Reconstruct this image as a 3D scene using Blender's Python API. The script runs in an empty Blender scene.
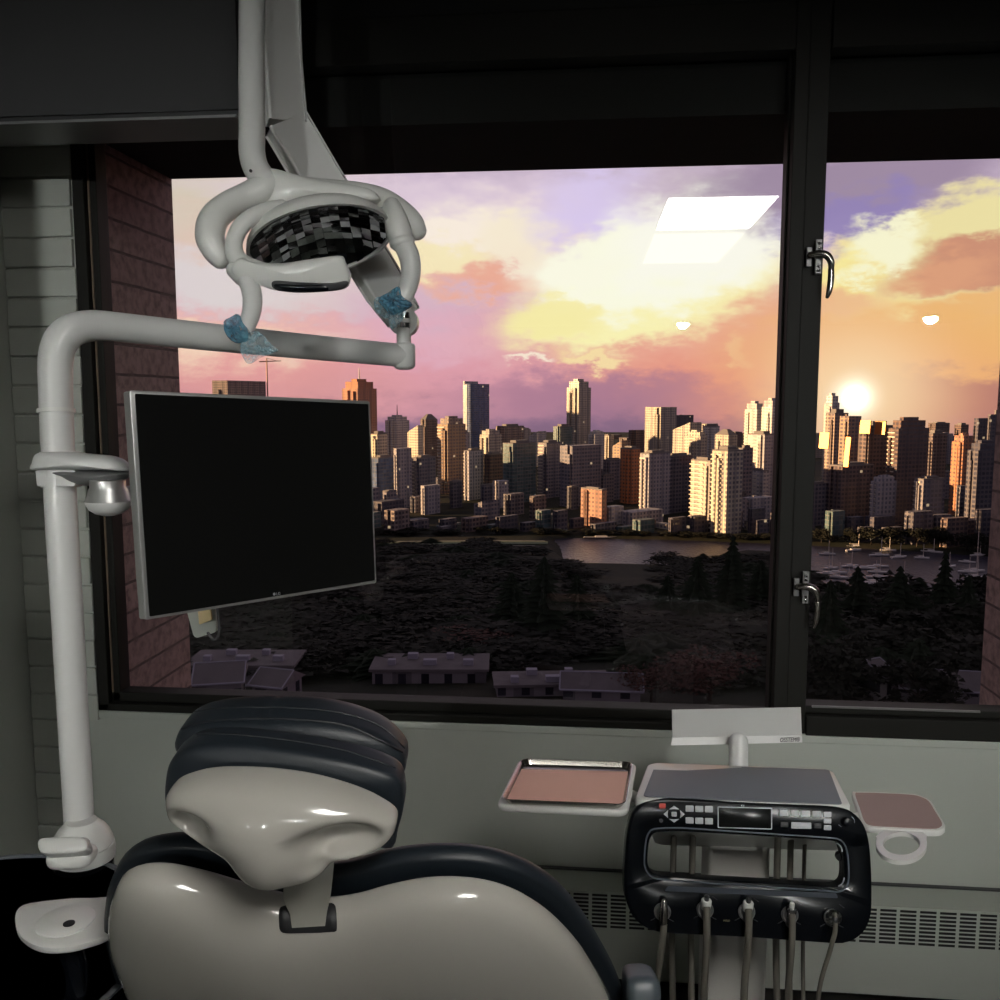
import bpy, math, random
from math import sin, cos, pi, radians, sqrt, atan2
from mathutils import Vector, Matrix
from mathutils.bvhtree import BVHTree
from mathutils.geometry import tessellate_polygon
random.seed(7)
sc = bpy.context.scene
COL = sc.collection
V = Vector
# ------------------------------------------------------------------ camera
CZ = 1.6
FP = 900.0
YAW, PIT = radians(5.6), radians(-6.34)
CAM = V((0, 0, CZ))
FW = V((-sin(YAW) * cos(PIT), cos(YAW) * cos(PIT), sin(PIT)))
RT = V((cos(YAW), sin(YAW), 0))
UP = RT.cross(FW)
FH = V((-sin(YAW), cos(YAW), 0))
UZ = V((0, 0, 1))
def ray(px, py):
    return FW + RT * ((px - 500) / FP) + UP * ((500 - py) / FP)
def P(px, py, d):
    return CAM + ray(px, py) * d
def onpl(px, py, p0, n):
    r = ray(px, py)
    return CAM + r * ((p0 - CAM).dot(n) / r.dot(n))
def onY(px, py, y): return onpl(px, py, V((0, y, 0)), V((0, 1, 0)))
def onX(px, py, x): return onpl(px, py, V((x, 0, 0)), V((1, 0, 0)))
def onZ(px, py, z): return onpl(px, py, V((0, 0, z)), V((0, 0, 1)))
cd = bpy.data.cameras.new('camera')
cam = bpy.data.objects.new('camera', cd)
COL.objects.link(cam)
cd.sensor_width = 36
cd.lens = 36 * FP / 1000
cd.clip_start = 0.05
cd.clip_end = 20000
cam.location = CAM
cam.rotation_euler = (pi / 2 + PIT, 0, YAW)
sc.camera = cam
vs = sc.view_settings
vs.view_transform = 'Standard'; vs.look = 'None'; vs.exposure = 0.0; vs.gamma = 1.0; vs.use_curve_mapping = False
cy = sc.cycles
cy.use_denoising = True
cy.max_bounces = 8; cy.transparent_max_bounces = 16
cy.sample_clamp_indirect = 4.0
cy.caustics_reflective = False; cy.caustics_refractive = False

# ------------------------------------------------------------------ materials
def srgb(r, g, b):
    f = lambda c: (c / 255 / 12.92) if c / 255 <= .04045 else ((c / 255 + .055) / 1.055) ** 2.4
    return (f(r), f(g), f(b), 1)
class NT:
    def __init__(s, nt): s.nt = nt; s.n = nt.nodes; s.l = nt.links
    def node(s, t, **kw):
        n = s.n.new(t)
        for k, v in kw.items(): setattr(n, k, v)
        return n
    def set(s, sock, v):
        if hasattr(v, 'links') or isinstance(v, bpy.types.NodeSocket): s.l.new(v, sock)
        else: sock.default_value = v
    def math(s, op, a, b=None, c=None, clamp=False):
        n = s.node('ShaderNodeMath', operation=op); n.use_clamp = clamp
        s.set(n.inputs[0], a)
        if b is not None: s.set(n.inputs[1], b)
        if c is not None: s.set(n.inputs[2], c)
        return n.outputs[0]
    def mix(s, f, a, b, mode='MIX'):
        n = s.node('ShaderNodeMix', data_type='RGBA', blend_type=mode)
        s.set(n.inputs[0], f); s.set(n.inputs[6], a); s.set(n.inputs[7], b)
        return n.outputs[2]
    def mr(s, v, a, b, c=0., d=1., smooth=True):
        n = s.node('ShaderNodeMapRange', interpolation_type='SMOOTHSTEP' if smooth else 'LINEAR')
        s.set(n.inputs[0], v); s.set(n.inputs[1], a); s.set(n.inputs[2], b); s.set(n.inputs[3], c); s.set(n.inputs[4], d)
        return n.outputs[0]
    def noise(s, vec, scale, detail=4, rough=.55, dist=0.):
        n = s.node('ShaderNodeTexNoise')
        if vec is not None: s.l.new(vec, n.inputs['Vector'])
        n.inputs['Scale'].default_value = scale; n.inputs['Detail'].default_value = detail
        n.inputs['Roughness'].default_value = rough; n.inputs['Distortion'].default_value = dist
        return n.outputs['Fac']
def mat0(name):
    m = bpy.data.materials.new(name); m.use_nodes = True
    t = NT(m.node_tree); b = t.n['Principled BSDF']
    return m, t, b
def pr(name, col, rough=.5, metal=0., coat=0., spec=.5, nvar=.06, nscale=8., bump=0., bscale=60., trans=0., alpha=1., emit=None):
    """plain painted / moulded material with a faint procedural unevenness"""
    m, t, b = mat0(name)
    tc = t.node('ShaderNodeTexCoord').outputs['Object']
    n = t.noise(tc, nscale, 3)
    c2 = tuple(max(0, x * (1 - nvar)) for x in col[:3]) + (1,)
    t.l.new(t.mix(n, col, c2), b.inputs['Base Color'])
    b.inputs['Roughness'].default_value = rough; b.inputs['Metallic'].default_value = metal
    b.inputs['Coat Weight'].default_value = coat; b.inputs['Specular IOR Level'].default_value = spec
    b.inputs['Transmission Weight'].default_value = trans; b.inputs['Alpha'].default_value = alpha
    if emit: b.inputs['Emission Color'].default_value = emit[0]; b.inputs['Emission Strength'].default_value = emit[1]
    if bump:
        bn = t.node('ShaderNodeBump'); bn.inputs['Strength'].default_value = bump; bn.inputs['Distance'].default_value = .002
        t.l.new(t.noise(tc, bscale, 4), bn.inputs['Height']); t.l.new(bn.outputs[0], b.inputs['Normal'])
    return m

# ------------------------------------------------------------------ object helpers
def tag(o, label=None, cat=None, group=None, kind=None):
    if label: o['label'] = label
    if cat: o['category'] = cat
    if group: o['group'] = group
    if kind: o['kind'] = kind
    return o
def thing(name, loc, label, cat, group=None):
    o = bpy.data.objects.new(name, None); COL.objects.link(o)
    o.location = loc; o.empty_display_size = .05
    return tag(o, label, cat, group)
def root_loc(o):
    p = V((0, 0, 0))
    while o is not None: p = p + V(o.location); o = o.parent
    return p
class MB:
    def __init__(s): s.v = []; s.f = []; s.mi = []; s.cur = 0
    def add(s, vs, fs):
        k = len(s.v); s.v += [V(x) for x in vs]
        for f in fs: s.f.append(tuple(i + k for i in f)); s.mi.append(s.cur)
        return s
    def box(s, c, size, ax=None):
        c = V(c); X, Y, Z = ax or (V((1, 0, 0)), V((0, 1, 0)), V((0, 0, 1)))
        h = [x / 2 for x in size]; vs = []
        for i in (-1, 1):
            for j in (-1, 1):
                for k in (-1, 1): vs.append(c + X * i * h[0] + Y * j * h[1] + Z * k * h[2])
        return s.add(vs, [(0, 1, 3, 2), (4, 6, 7, 5), (0, 4, 5, 1), (2, 3, 7, 6), (0, 2, 6, 4), (1, 5, 7, 3)])
    def bb(s, x0, x1, y0, y1, z0, z1):
        return s.box(((x0 + x1) / 2, (y0 + y1) / 2, (z0 + z1) / 2), (abs(x1 - x0), abs(y1 - y0), abs(z1 - z0)))
    def loops(s, ls, closed=True, cap0=False, cap1=False):
        k = len(s.v); n = len(ls[0])
        for l in ls: s.v += [V(x) for x in l]
        for i in range(len(ls) - 1):
            for j in range(n if closed else n - 1):
                a = k + i * n + j; b = k + i * n + (j + 1) % n
                s.f.append((a, b, b + n, a + n)); s.mi.append(s.cur)
        if cap0: s.f.append(tuple(range(k, k + n))[::-1]); s.mi.append(s.cur)
        if cap1: s.f.append(tuple(range(k + (len(ls) - 1) * n, k + len(ls) * n))); s.mi.append(s.cur)
        return s
    def tube(s, pts, rad, n=16, sub=6, caps='round', flat=1.0, fup=None):
        pts = [V(p) for p in pts]
        if not hasattr(rad, '__len__'): rad = [rad] * len(pts)
        pp, rr = catmull(pts, rad, sub) if sub > 1 and len(pts) > 2 else (pts, list(rad))
        up = None; ls = []
        for i, p in enumerate(pp):
            t = (pp[min(i + 1, len(pp) - 1)] - pp[max(i - 1, 0)]).normalized()
            if fup is not None: a = (V(fup) - t * V(fup).dot(t)).normalized()
            elif up is None:
                q = V((0, 0, 1)) if abs(t.z) < .9 else V((1, 0, 0)); a = (q - t * q.dot(t)).normalized()
            else: a = (up - t * up.dot(t)).normalized()
            up = a; b = t.cross(a)
            ring = lambda c, r: [c + (a * cos(2 * pi * j / n) * flat + b * sin(2 * pi * j / n)) * r for j in range(n)]
            if i == 0 and caps == 'round':
                for q in (.05, .35, .65, .87): ls.append(ring(p - t * rr[0] * sqrt(1 - q * q) * .9, rr[0] * q))
            ls.append(ring(p, rr[i]))
            if i == len(pp) - 1 and caps == 'round':
                for q in (.87, .65, .35, .05): ls.append(ring(p + t * rr[-1] * sqrt(1 - q * q) * .9, rr[-1] * q))
        return s.loops(ls, True, caps is not None, caps is not None)
    def lathe(s, prof, o, axis=(0, 0, 1), n=32, xv=None):
        """prof: (radius, height along axis)"""
        ax = V(axis).normalized(); q = V(xv) if xv else (V((1, 0, 0)) if abs(ax.x) < .9 else V((0, 1, 0)))
        a = (q - ax * q.dot(ax)).normalized(); b = ax.cross(a); o = V(o)
        ls = [[o + ax * h + (a * cos(2 * pi * j / n) + b * sin(2 * pi * j / n)) * max(r, 1e-4) for j in range(n)] for r, h in prof]
        return s.loops(ls, True, True, True)
    def slab(s, loop, off, bev=0.):
        """closed loop extruded by vector off, edges softened"""
        off = V(off); c = sum((V(p) for p in loop), V()) / len(loop); L = off.length; bev = min(bev, L * .45)
        sh = lambda l, d: [V(p) + (c - V(p)).normalized() * d for p in l]
        mv = lambda l, k: [p + off * k for p in l]
        if bev:
            ls = [sh(loop, bev), sh(loop, bev * .3)]
            ls = [ls[0], mv(ls[1], bev * .3 / L), mv(sh(loop, 0), bev / L), mv(sh(loop, 0), 1 - bev / L), mv(sh(loop, bev * .3), 1 - bev * .3 / L), mv(sh(loop, bev), 1)]
        else: ls = [sh(loop, 0), mv(sh(loop, 0), 1)]
        return s.loops(ls, True, True, True)
    def sphere(s, c, r, n=20, m=12, sc_=(1, 1, 1)):
        c = V(c); ls = []
        for i in range(m + 1):
            th = pi * (i + .02) / (m + .04)
            ls.append([c + V((sin(th) * cos(2 * pi * j / n) * sc_[0], sin(th) * sin(2 * pi * j / n) * sc_[1], cos(th) * sc_[2])) * r for j in range(n)])
        return s.loops(ls, True, True, True)
    def mesh(s, name, mats, off=V((0, 0, 0)), smooth=None):
        me = bpy.data.meshes.new(name)
        me.from_pydata([tuple(v - off) for v in s.v], [], s.f)
        for m in (mats if isinstance(mats, (list, tuple)) else [mats]): me.materials.append(m)
        for p, i in zip(me.polygons, s.mi): p.material_index = i
        import bmesh
        bm = bmesh.new(); bm.from_mesh(me); bmesh.ops.recalc_face_normals(bm, faces=bm.faces)
        bm.to_mesh(me); bm.free()
        if smooth is not None:
            me.polygons.foreach_set('use_smooth', [True] * len(me.polygons))
            if smooth < 180: me.set_sharp_from_angle(angle=radians(smooth))
        me.update()
        return me
    def build(s, name, mats, parent=None, smooth=40, loc=None, bevel=0.):
        off = root_loc(parent) if parent is not None else (V(loc) if loc is not None else s.base())
        o = bpy.data.objects.new(name, s.mesh(name, mats, off, smooth)); COL.objects.link(o)
        if parent is not None: o.parent = parent
        else: o.location = off
        if bevel:
            md = o.modifiers.new('bevel', 'BEVEL'); md.width = bevel; md.segments = 3; md.limit_method = 'ANGLE'
            md.harden_normals = False
        return o
    def base(s):
        xs = [v.x for v in s.v]; ys = [v.y for v in s.v]; zs = [v.z for v in s.v]
        return V(((min(xs) + max(xs)) / 2, (min(ys) + max(ys)) / 2, min(zs)))
def catmull(pts, rad, sub, closed=False):
    n = len(pts); out = []; ro = []
    for i in range(n if closed else n - 1):
        g = (lambda k: pts[k % n]) if closed else (lambda k: pts[max(0, min(n - 1, k))])
        h = (lambda k: rad[k % n]) if closed else (lambda k: rad[max(0, min(n - 1, k))])
        for j in range(sub):
            t = j / sub
            w = (-.5 * t + t * t - .5 * t ** 3, 1 - 2.5 * t * t + 1.5 * t ** 3, .5 * t + 2 * t * t - 1.5 * t ** 3, -.5 * t * t + .5 * t ** 3)
            out.append(g(i - 1) * w[0] + g(i) * w[1] + g(i + 1) * w[2] + g(i + 2) * w[3])
            ro.append(h(i - 1) * w[0] + h(i) * w[1] + h(i + 1) * w[2] + h(i + 2) * w[3])
    if not closed: out.append(pts[-1]); ro.append(rad[-1])
    return out, ro
def smooth_outline(pts, N=96, sub=8):
    o, _ = catmull([V((x, y, 0)) for x, y in pts], [0] * len(pts), sub, True)
    L = [0]
    for i in range(len(o)): L.append(L[-1] + (o[(i + 1) % len(o)] - o[i]).length)
    res = []; k = 0
    for i in range(N):
        t = L[-1] * i / N
        while L[k + 1] < t: k += 1
        f = (t - L[k]) / (L[k + 1] - L[k] + 1e-9)
        q = o[k].lerp(o[(k + 1) % len(o)], f); res.append((q.x, q.y))
    return res
def pillow(mb, outline, c, p0, n, front, back, wall=.004, K=9, N=96, fn=None, e=1., fnb=None):
    """closed cushion-like solid: silhouette `outline` lies in the plane (p0,n); n points to the room side"""
    ol = smooth_outline(outline, N); n = V(n).normalized(); ls = []
    def ring(t, h, side):
        l = []
        for x, y in ol:
            a = c[0] + (x - c[0]) * t; b = c[1] + (y - c[1]) * t
            hh = h
            if side > 0 and fn: hh += fn(a, b) * min(1, (1 - t) * 6)
            if side < 0 and fnb: hh -= fnb(a, b) * min(1, (1 - t) * 6)
            l.append(onpl(a, b, p0, n) + n * hh)
        return l
    for k in range(K, -1, -1):
        s = k / K * pi / 2; ls.append(ring(max(cos(s), .012), -wall - back * sin(s) ** e, -1))
    for k in range(0, K + 1):
        s = k / K * pi / 2; ls.append(ring(max(cos(s), .012), wall + front * sin(s) ** e, 1))
    return mb.loops(ls, True, True, True)
def rr(cs, r, n=6):
    """rounded quad through 4 world corners (in order); r = radius in metres"""
    cs = [V(c) for c in cs]; out = []
    if not hasattr(r, '__len__'): r = [r] * 4
    for i in range(4):
        p, a, b = cs[i], cs[i - 1], cs[(i + 1) % 4]; q = r[i]
        u = (a - p).normalized() * q; w = (b - p).normalized() * q
        for j in range(n + 1):
            t = pi / 2 * j / n
            out.append(p + u * (1 - sin(t)) + w * (1 - cos(t)))
    return out
def text_mesh(s, size, o, right, up, mat, parent, name='lettering', depth=.0004, align='LEFT', shear=0., xs=1.):
    cu = bpy.data.curves.new(name, 'FONT'); cu.body = s; cu.size = size; cu.extrude = depth; cu.align_x = align; cu.shear = shear
    cu.resolution_u = 3
    t = bpy.data.objects.new(name, cu); COL.objects.link(t)
    bpy.context.view_layer.update()
    me = bpy.data.meshes.new_from_object(t.evaluated_get(bpy.context.evaluated_depsgraph_get()))
    bpy.data.objects.remove(t); bpy.data.curves.remove(cu)
    X = V(right).normalized(); Y = V(up); Y = (Y - X * Y.dot(X)).normalized(); Z = X.cross(Y); M = Matrix((X, Y, Z)).transposed().to_4x4() @ Matrix.Diagonal((xs, 1, 1, 1))
    M.translation = V(o) - (root_loc(parent) if parent is not None else V())
    me.transform(M); me.materials.clear(); me.materials.append(mat); me.name = name
    ob = bpy.data.objects.new(name, me); COL.objects.link(ob); ob.parent = parent
    return ob
def bvh(o):
    off = root_loc(o)
    me = o.data
    return BVHTree.FromPolygons([v.co + off for v in me.vertices], [tuple(p.vertices) for p in me.polygons])
def hitpx(tree, px, py):
    r = ray(px, py).normalized(); h = tree.ray_cast(CAM, r)
    return h[0], h[1]
# shared materials
M = {}
M['white'] = pr('white_gloss_plastic', srgb(226, 226, 222), .28, coat=.25, nvar=.02)
M['pole'] = pr('white_enamel', srgb(222, 222, 220), .33, coat=.2, nvar=.02)
M['shell'] = pr('white_shell', srgb(178, 175, 167), .16, coat=.5, nvar=.02)
M['navy'] = pr('navy_leatherette', srgb(30, 37, 44), .45, nvar=.15, bump=.12, bscale=420, spec=.5)
M['black'] = pr('black_gloss', (.003, .004, .006, 1), .2, coat=.0, spec=.35)
M['screen'] = pr('screen_black', (.006, .006, .006, 1), .3, spec=.3)
M['silver'] = pr('silver_bezel', srgb(178, 178, 176), .35, metal=.6)
M['chrome'] = pr('chrome', srgb(205, 205, 205), .14, metal=1.)
M['steel'] = pr('steel', srgb(190, 186, 178), .22, metal=1.)
M['greymat'] = pr('grey_silicone', srgb(122, 126, 134), .55)
M['dgrey'] = pr('dark_grey_plastic', srgb(60, 60, 62), .4)
M['satin'] = pr('satin_silver', srgb(200, 200, 198), .38, metal=.85)
M['mgrey'] = pr('mid_grey', srgb(120, 120, 120), .4, metal=.3)
M['pink'] = pr('pink_paper', srgb(255, 200, 182), .8)
M['pinkgrey'] = pr('pink_grey_liner', srgb(176, 150, 146), .7)
M['frame'] = pr('dark_window_frame', srgb(30, 29, 26), .6, nvar=.2, spec=.2)
M['hose'] = pr('grey_hose', srgb(104, 100, 92), .6)
M['button'] = pr('button_cap', srgb(205, 208, 212), .4)
M['red'] = pr('red_button', srgb(215, 90, 80), .4)
M['ink'] = pr('black_ink', (.01, .01, .012, 1), .5)
M['paleink'] = pr('pale_ink', srgb(190, 195, 200), .5)
SPOT_W, SKY_S, SUN_S, PANEL = 2500, 1.1, 15., 30.
# ================================================================== ROOM
WY = 2.45                      # inner face of window wall
FZ = 0.0; CEIL = 2.72
XL = onY(22, 540, WY).x        # left wall
XR = 5.3; YB = -9.0
# painted wall
def wallmat(name, col, brick=False):
    m, t, b = mat0(name)
    tc = t.node('ShaderNodeTexCoord').outputs['Object']
    n = t.noise(tc, 3, 3)
    c = t.mix(n, col, tuple(x * .9 for x in col[:3]) + (1,))
    t.l.new(c, b.inputs['Base Color']); b.inputs['Roughness'].default_value = .55
    bn = t.node('ShaderNodeBump'); bn.inputs['Strength'].default_value = .25; bn.inputs['Distance'].default_value = .002
    t.l.new(t.noise(tc, 22, 5), bn.inputs['Height']); t.l.new(bn.outputs[0], b.inputs['Normal'])
    return m
WALLC = srgb(186, 190, 182)
M['wall'] = wallmat('painted_wall_grey_green', WALLC)
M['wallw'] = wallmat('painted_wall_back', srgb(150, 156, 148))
M['ceil'] = pr('ceiling_paint', srgb(120, 120, 116), .8)
M['floor'] = pr('floor_vinyl', srgb(58, 56, 54), .4, nvar=.2)
M['header'] = pr('vignette_and_soffit_black', (.006, .006, .006, 1), .8)  # near black: vignette darkness on the header, own tone on the soffit
def brickmat(name, c1, c2, mort, bw, bh, msz, axes, bump=.8):
    """axes: which object coords drive (u,v)"""
    m, t, b = mat0(name)
    tc = t.node('ShaderNodeTexCoord').outputs['Object']
    sp = t.node('ShaderNodeSeparateXYZ'); t.l.new(tc, sp.inputs[0])
    cb = t.node('ShaderNodeCombineXYZ'); t.l.new(t.math('ADD', sp.outputs[axes[0]], .6), cb.inputs[0]); t.l.new(sp.outputs[axes[1]], cb.inputs[1])
    nz = t.noise(tc, 14, 3)
    v = t.node('ShaderNodeVectorMath', operation='ADD'); t.l.new(cb.outputs[0], v.inputs[0])
    c3 = t.node('ShaderNodeCombineXYZ'); t.l.new(t.math('MULTIPLY', nz, .006), c3.inputs[1]); t.l.new(c3.outputs[0], v.inputs[1])
    br = t.node('ShaderNodeTexBrick'); t.l.new(v.outputs[0], br.inputs['Vector'])
    br.inputs['Color1'].default_value = c1; br.inputs['Color2'].default_value = c2; br.inputs['Mortar'].default_value = mort
    br.inputs['Scale'].default_value = 1; br.inputs['Brick Width'].default_value = bw; br.inputs['Row Height'].default_value = bh
    br.inputs['Mortar Size'].default_value = msz; br.inputs['Mortar Smooth'].default_value = .3
    n2 = t.noise(tc, 30, 5)
    col = t.mix(t.mr(n2, .35, .75), br.outputs['Color'], (c2[0] * .5, c2[1] * .5, c2[2] * .5, 1))
    t.l.new(col, b.inputs['Base Color']); b.inputs['Roughness'].default_value = .85
    bn = t.node('ShaderNodeBump'); bn.inputs['Strength'].default_value = bump; bn.inputs['Distance'].default_value = .006
    h = t.math('SUBTRACT', t.math('MULTIPLY', n2, .3), br.outputs['Fac']); t.l.new(h, bn.inputs['Height']); t.l.new(bn.outputs[0], b.inputs['Normal'])
    return m
M['brick'] = brickmat('brown_brick', srgb(176, 150, 140), srgb(156, 132, 124), srgb(84, 70, 64), 2.4, .092, .005, (1, 2))
# window opening
SILL = onY(300, 717, WY).z
HEAD = CEIL - .12
WX0 = onY(99, 712, WY).x; WX1 = onY(1300, 600, WY).x
WX1 = 1.62
def S(name, mb, mat, smooth=None, parent=None, **k):
    o = mb.build(name, mat, parent, smooth=smooth, **k)
    if parent is None: o['kind'] = 'structure'
    return o
S('floor', MB().bb(-2.8, XR + .1, YB, WY + .1, -.1, 0), M['floor'])
S('ceiling', MB().bb(-2.8, XR + .1, YB, WY + .1, CEIL, CEIL + .1), M['ceil'])
S('wall_left', MB().bb(XL - .12, XL, .2, WY + .12, 0, CEIL), M['wall'])
S('wall_left_return', MB().bb(-2.7, XL - .121, .2, .32, 0, CEIL), M['wallw'])
S('wall_left_rear', MB().bb(-2.8, -2.7, YB, .32, 0, CEIL), M['wallw'])
S('wall_right', MB().bb(XR, XR + .12, YB, WY + .12, 0, CEIL), M['wallw'])
S('wall_back', MB().bb(-2.8, XR + .12, YB - .12, YB, 0, CEIL), M['wallw'])
# window wall: below, left pillar, right pillar, header
LEDGE = onY(760, 878, WY - .0).z
wf = MB()
wf.bb(XL, XR, WY, WY + .12, 0, SILL)
wf.bb(WX1, XR, WY, WY + .12, SILL, HEAD)
S('wall_front', wf, M['wall'], loc=(0, WY, 0))
# painted brick strip beside the window
M['pbrick'] = None
st = MB(); bh = .082; z = 0.
sx1 = onY(97, 600, WY - .004).x
random.seed(3)
nrow = int(CEIL / bh)
for i in range(nrow):
    z0 = i * bh
    w = sx1 + random.uniform(-.004, .004)
    xr = WX0 if z0 > SILL - bh else sx1 - .02
    st.add([], [])
    st.bb(XL + .003, WX0 + random.uniform(-.005, .003) if z0 > SILL - .04 else onY(92, 800, WY).x, WY - .008 - random.uniform(0, .003), WY + .05, z0 + .003, z0 + bh - .003)
S('wall_front_brick_pillar', st, M['wall'], bevel=.003)
st2 = MB().bb(XL, WX0 - .001, WY + .001, WY + .12, 0, CEIL)
S('wall_front_pillar_core', st2, M['wall'])
# header above window: wall coloured near black to paint the vignette darkness
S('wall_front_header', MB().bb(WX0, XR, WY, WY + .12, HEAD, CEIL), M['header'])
# light sill strip just beneath the window
S('trim_1', MB().bb(WX0, XR, WY - .006, WY + .02, SILL - .022, SILL - .001), M['wall'], bevel=.003)
# blind box on the left at ceiling height
bx = MB()
zb = P(120, 114, 2.0).z; xe = P(238, 100, 2.0)
yb0 = 2.02
bl = thing('blind_box', V(((XL + xe.x) / 2, yb0 + .08, CEIL)), 'dark grey blind box with aluminium edge at top left, above the window corner', 'blind box')
zb = onY(120, 113, yb0).z; zt = CEIL - .002; xe = onY(238, 90, yb0).x
bm_ = MB().bb(XL + .004, xe, yb0, yb0 + .17, zb, zt); bm_.build('housing', pr('blind_box_grey', srgb(52, 52, 54), .7), bl, smooth=None)
MB().bb(XL + .004, xe, yb0 + .006, yb0 + .16, zb - .012, zb).build('shadow_gap', M['ink'], bl, smooth=None)
MB().bb(XL + .004, xe - .005, yb0 - .004, yb0 + .165, zb - .018, zb - .012).build('bottom_rail', M['mgrey'], bl, smooth=None)
# ---- convector under the ledge
cvy = WY - .14
zc1 = onY(760, 900, cvy).z; zl = onY(760, 878, WY).z
xc0 = -.9
cv = thing('convector_heater', V(((xc0 + XR) / 2, cvy + .07, 0)), 'long grey green convector cabinet with slotted grille under the window wall', 'heater')
prof = [(WY - .001, zl), (cvy, zc1), (cvy, .035), (cvy + .05, .035), (cvy + .05, .0), (WY - .001, 0)]
c = MB(); c.loops([[V((xx, y, z)) for y, z in prof] for xx in (xc0, XR - .002)], True, True, True)
c.build('cabinet', M['wall'], cv, smooth=None)
MB().bb(xc0, XR - .003, WY - .012, WY - .001, zl, zl + .006).build('top_seam', M['dgrey'], cv, smooth=None)
zg0 = onY(900, 945, cvy).z; zg1 = onY(900, 909, cvy).z
M['slot'] = pr('slot_dark', (.012, .012, .012, 1), .8)
g = MB(); gx = onY(592, 900, cvy).x; pw = .0525 * 1.0
mod = (onY(960, 925, cvy).x - onY(880, 925, cvy).x) / 4.0
x = gx - mod * 12; rows = 9
while x < 2.2:
    for k in range(rows):
        zz = zg0 + (zg1 - zg0) * (k + .5) / rows
        g.bb(x, x + mod * .82, cvy - .0012, cvy + .004, zz - (zg1 - zg0) / rows * .27, zz + (zg1 - zg0) / rows * .27)
    x += mod
g.build('grille_slots', M['slot'], cv, smooth=None)
MB().bb(xc0, XR - .003, cvy + .046, cvy + .051, .0, .034).build('toe_shade', M['slot'], cv, smooth=None)  # dark sheet stands in for the shade in the toe recess
# ---- window 1 (fixed, left) and window 2 (casement, right)
M['glass'] = None
gm = bpy.data.materials.new('window_glass'); gm.use_nodes = True; t = NT(gm.node_tree); t.n.clear()
out = t.node('ShaderNodeOutputMaterial'); mx = t.node('ShaderNodeMixShader'); tr = t.node('ShaderNodeBsdfTransparent'); gl = t.node('ShaderNodeBsdfGlossy')
tr.inputs[0].default_value = (.97, .975, .97, 1); gl.inputs['Roughness'].default_value = .0; gl.inputs[0].default_value = (.9, .9, .9, 1)
fr = t.node('ShaderNodeFresnel'); fr.inputs[0].default_value = 1.5
t.l.new(t.math('MULTIPLY', fr.outputs[0], 1.0, clamp=True), mx.inputs[0]); t.l.new(tr.outputs[0], mx.inputs[1]); t.l.new(gl.outputs[0], mx.inputs[2]); t.l.new(mx.outputs[0], out.inputs[0])
M['glass'] = gm
GY = WY + .05
ml = onY(778, 560, WY).x; mr_ = onY(812, 560, WY).x     # mullion edges
fw = .055
fb = SILL + .05
w1 = MB()
w1.bb(WX0, WX0 + .034, WY - .004, GY + .03, SILL, HEAD); w1.bb(WX0 + .034, WX0 + .058, WY + .02, GY + .03, SILL, HEAD)
w1.bb(WX0, ml, WY - .004, GY + .03, SILL, SILL + .022); w1.bb(WX0, ml, WY + .02, GY + .03, SILL + .022, SILL + .05)
w1.bb(WX0, ml, WY - .004, GY + .03, HEAD - .12, HEAD)
S('window_1', w1, M['frame'], bevel=.003)
W1 = bpy.data.objects['window_1']
MB().bb(WX0 + .03, ml + .012, GY, GY + .006, SILL + .02, HEAD - .1).build('window_pane', gm, W1, smooth=None)
MB().bb(WX0 + .0345, WX0 + .039, WY + .016, WY + .0205, SILL + .05, HEAD).build('bronze_bead', pr('bronze_strip', srgb(120, 104, 86), .5, metal=.3), W1, smooth=None)
mu = MB(); mu.bb(ml, ml + .035, WY - .006, GY + .03, SILL, HEAD); mu.bb(ml + .037, mr_, WY + .006, GY + .03, SILL, HEAD); mu.bb(ml - .006, ml + .001, WY + .03, GY + .03, SILL, HEAD)
S('window_mullion', mu, M['frame'], bevel=.002, parent=None)
w2 = MB()
w2.bb(mr_, WX1, WY - .006, GY + .03, SILL, SILL + .055); w2.bb(mr_, WX1, WY - .006, GY + .03, HEAD - .12, HEAD); w2.bb(WX1 - .06, WX1, WY - .006, GY + .03, SILL, HEAD)
w2.bb(mr_, WX1, WY + .02, GY + .03, SILL + .055, SILL + .075)
S('window_2', w2, M['frame'], bevel=.003)
W2 = bpy.data.objects['window_2']
MB().bb(mr_ - .01, WX1 - .02, GY, GY + .006, SILL + .03, HEAD - .1).build('window_pane', gm, W2, smooth=None)
a = onY(812, 706, WY + .016); b_ = onY(980, 708, WY + .016)
MB().bb(a.x, b_.x, WY + .012, WY + .018, a.z - .003, a.z + .002).build('frame_highlight', M['mgrey'], W2, smooth=None)  # grey strip paints the highlight along the casement's lower frame
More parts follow.
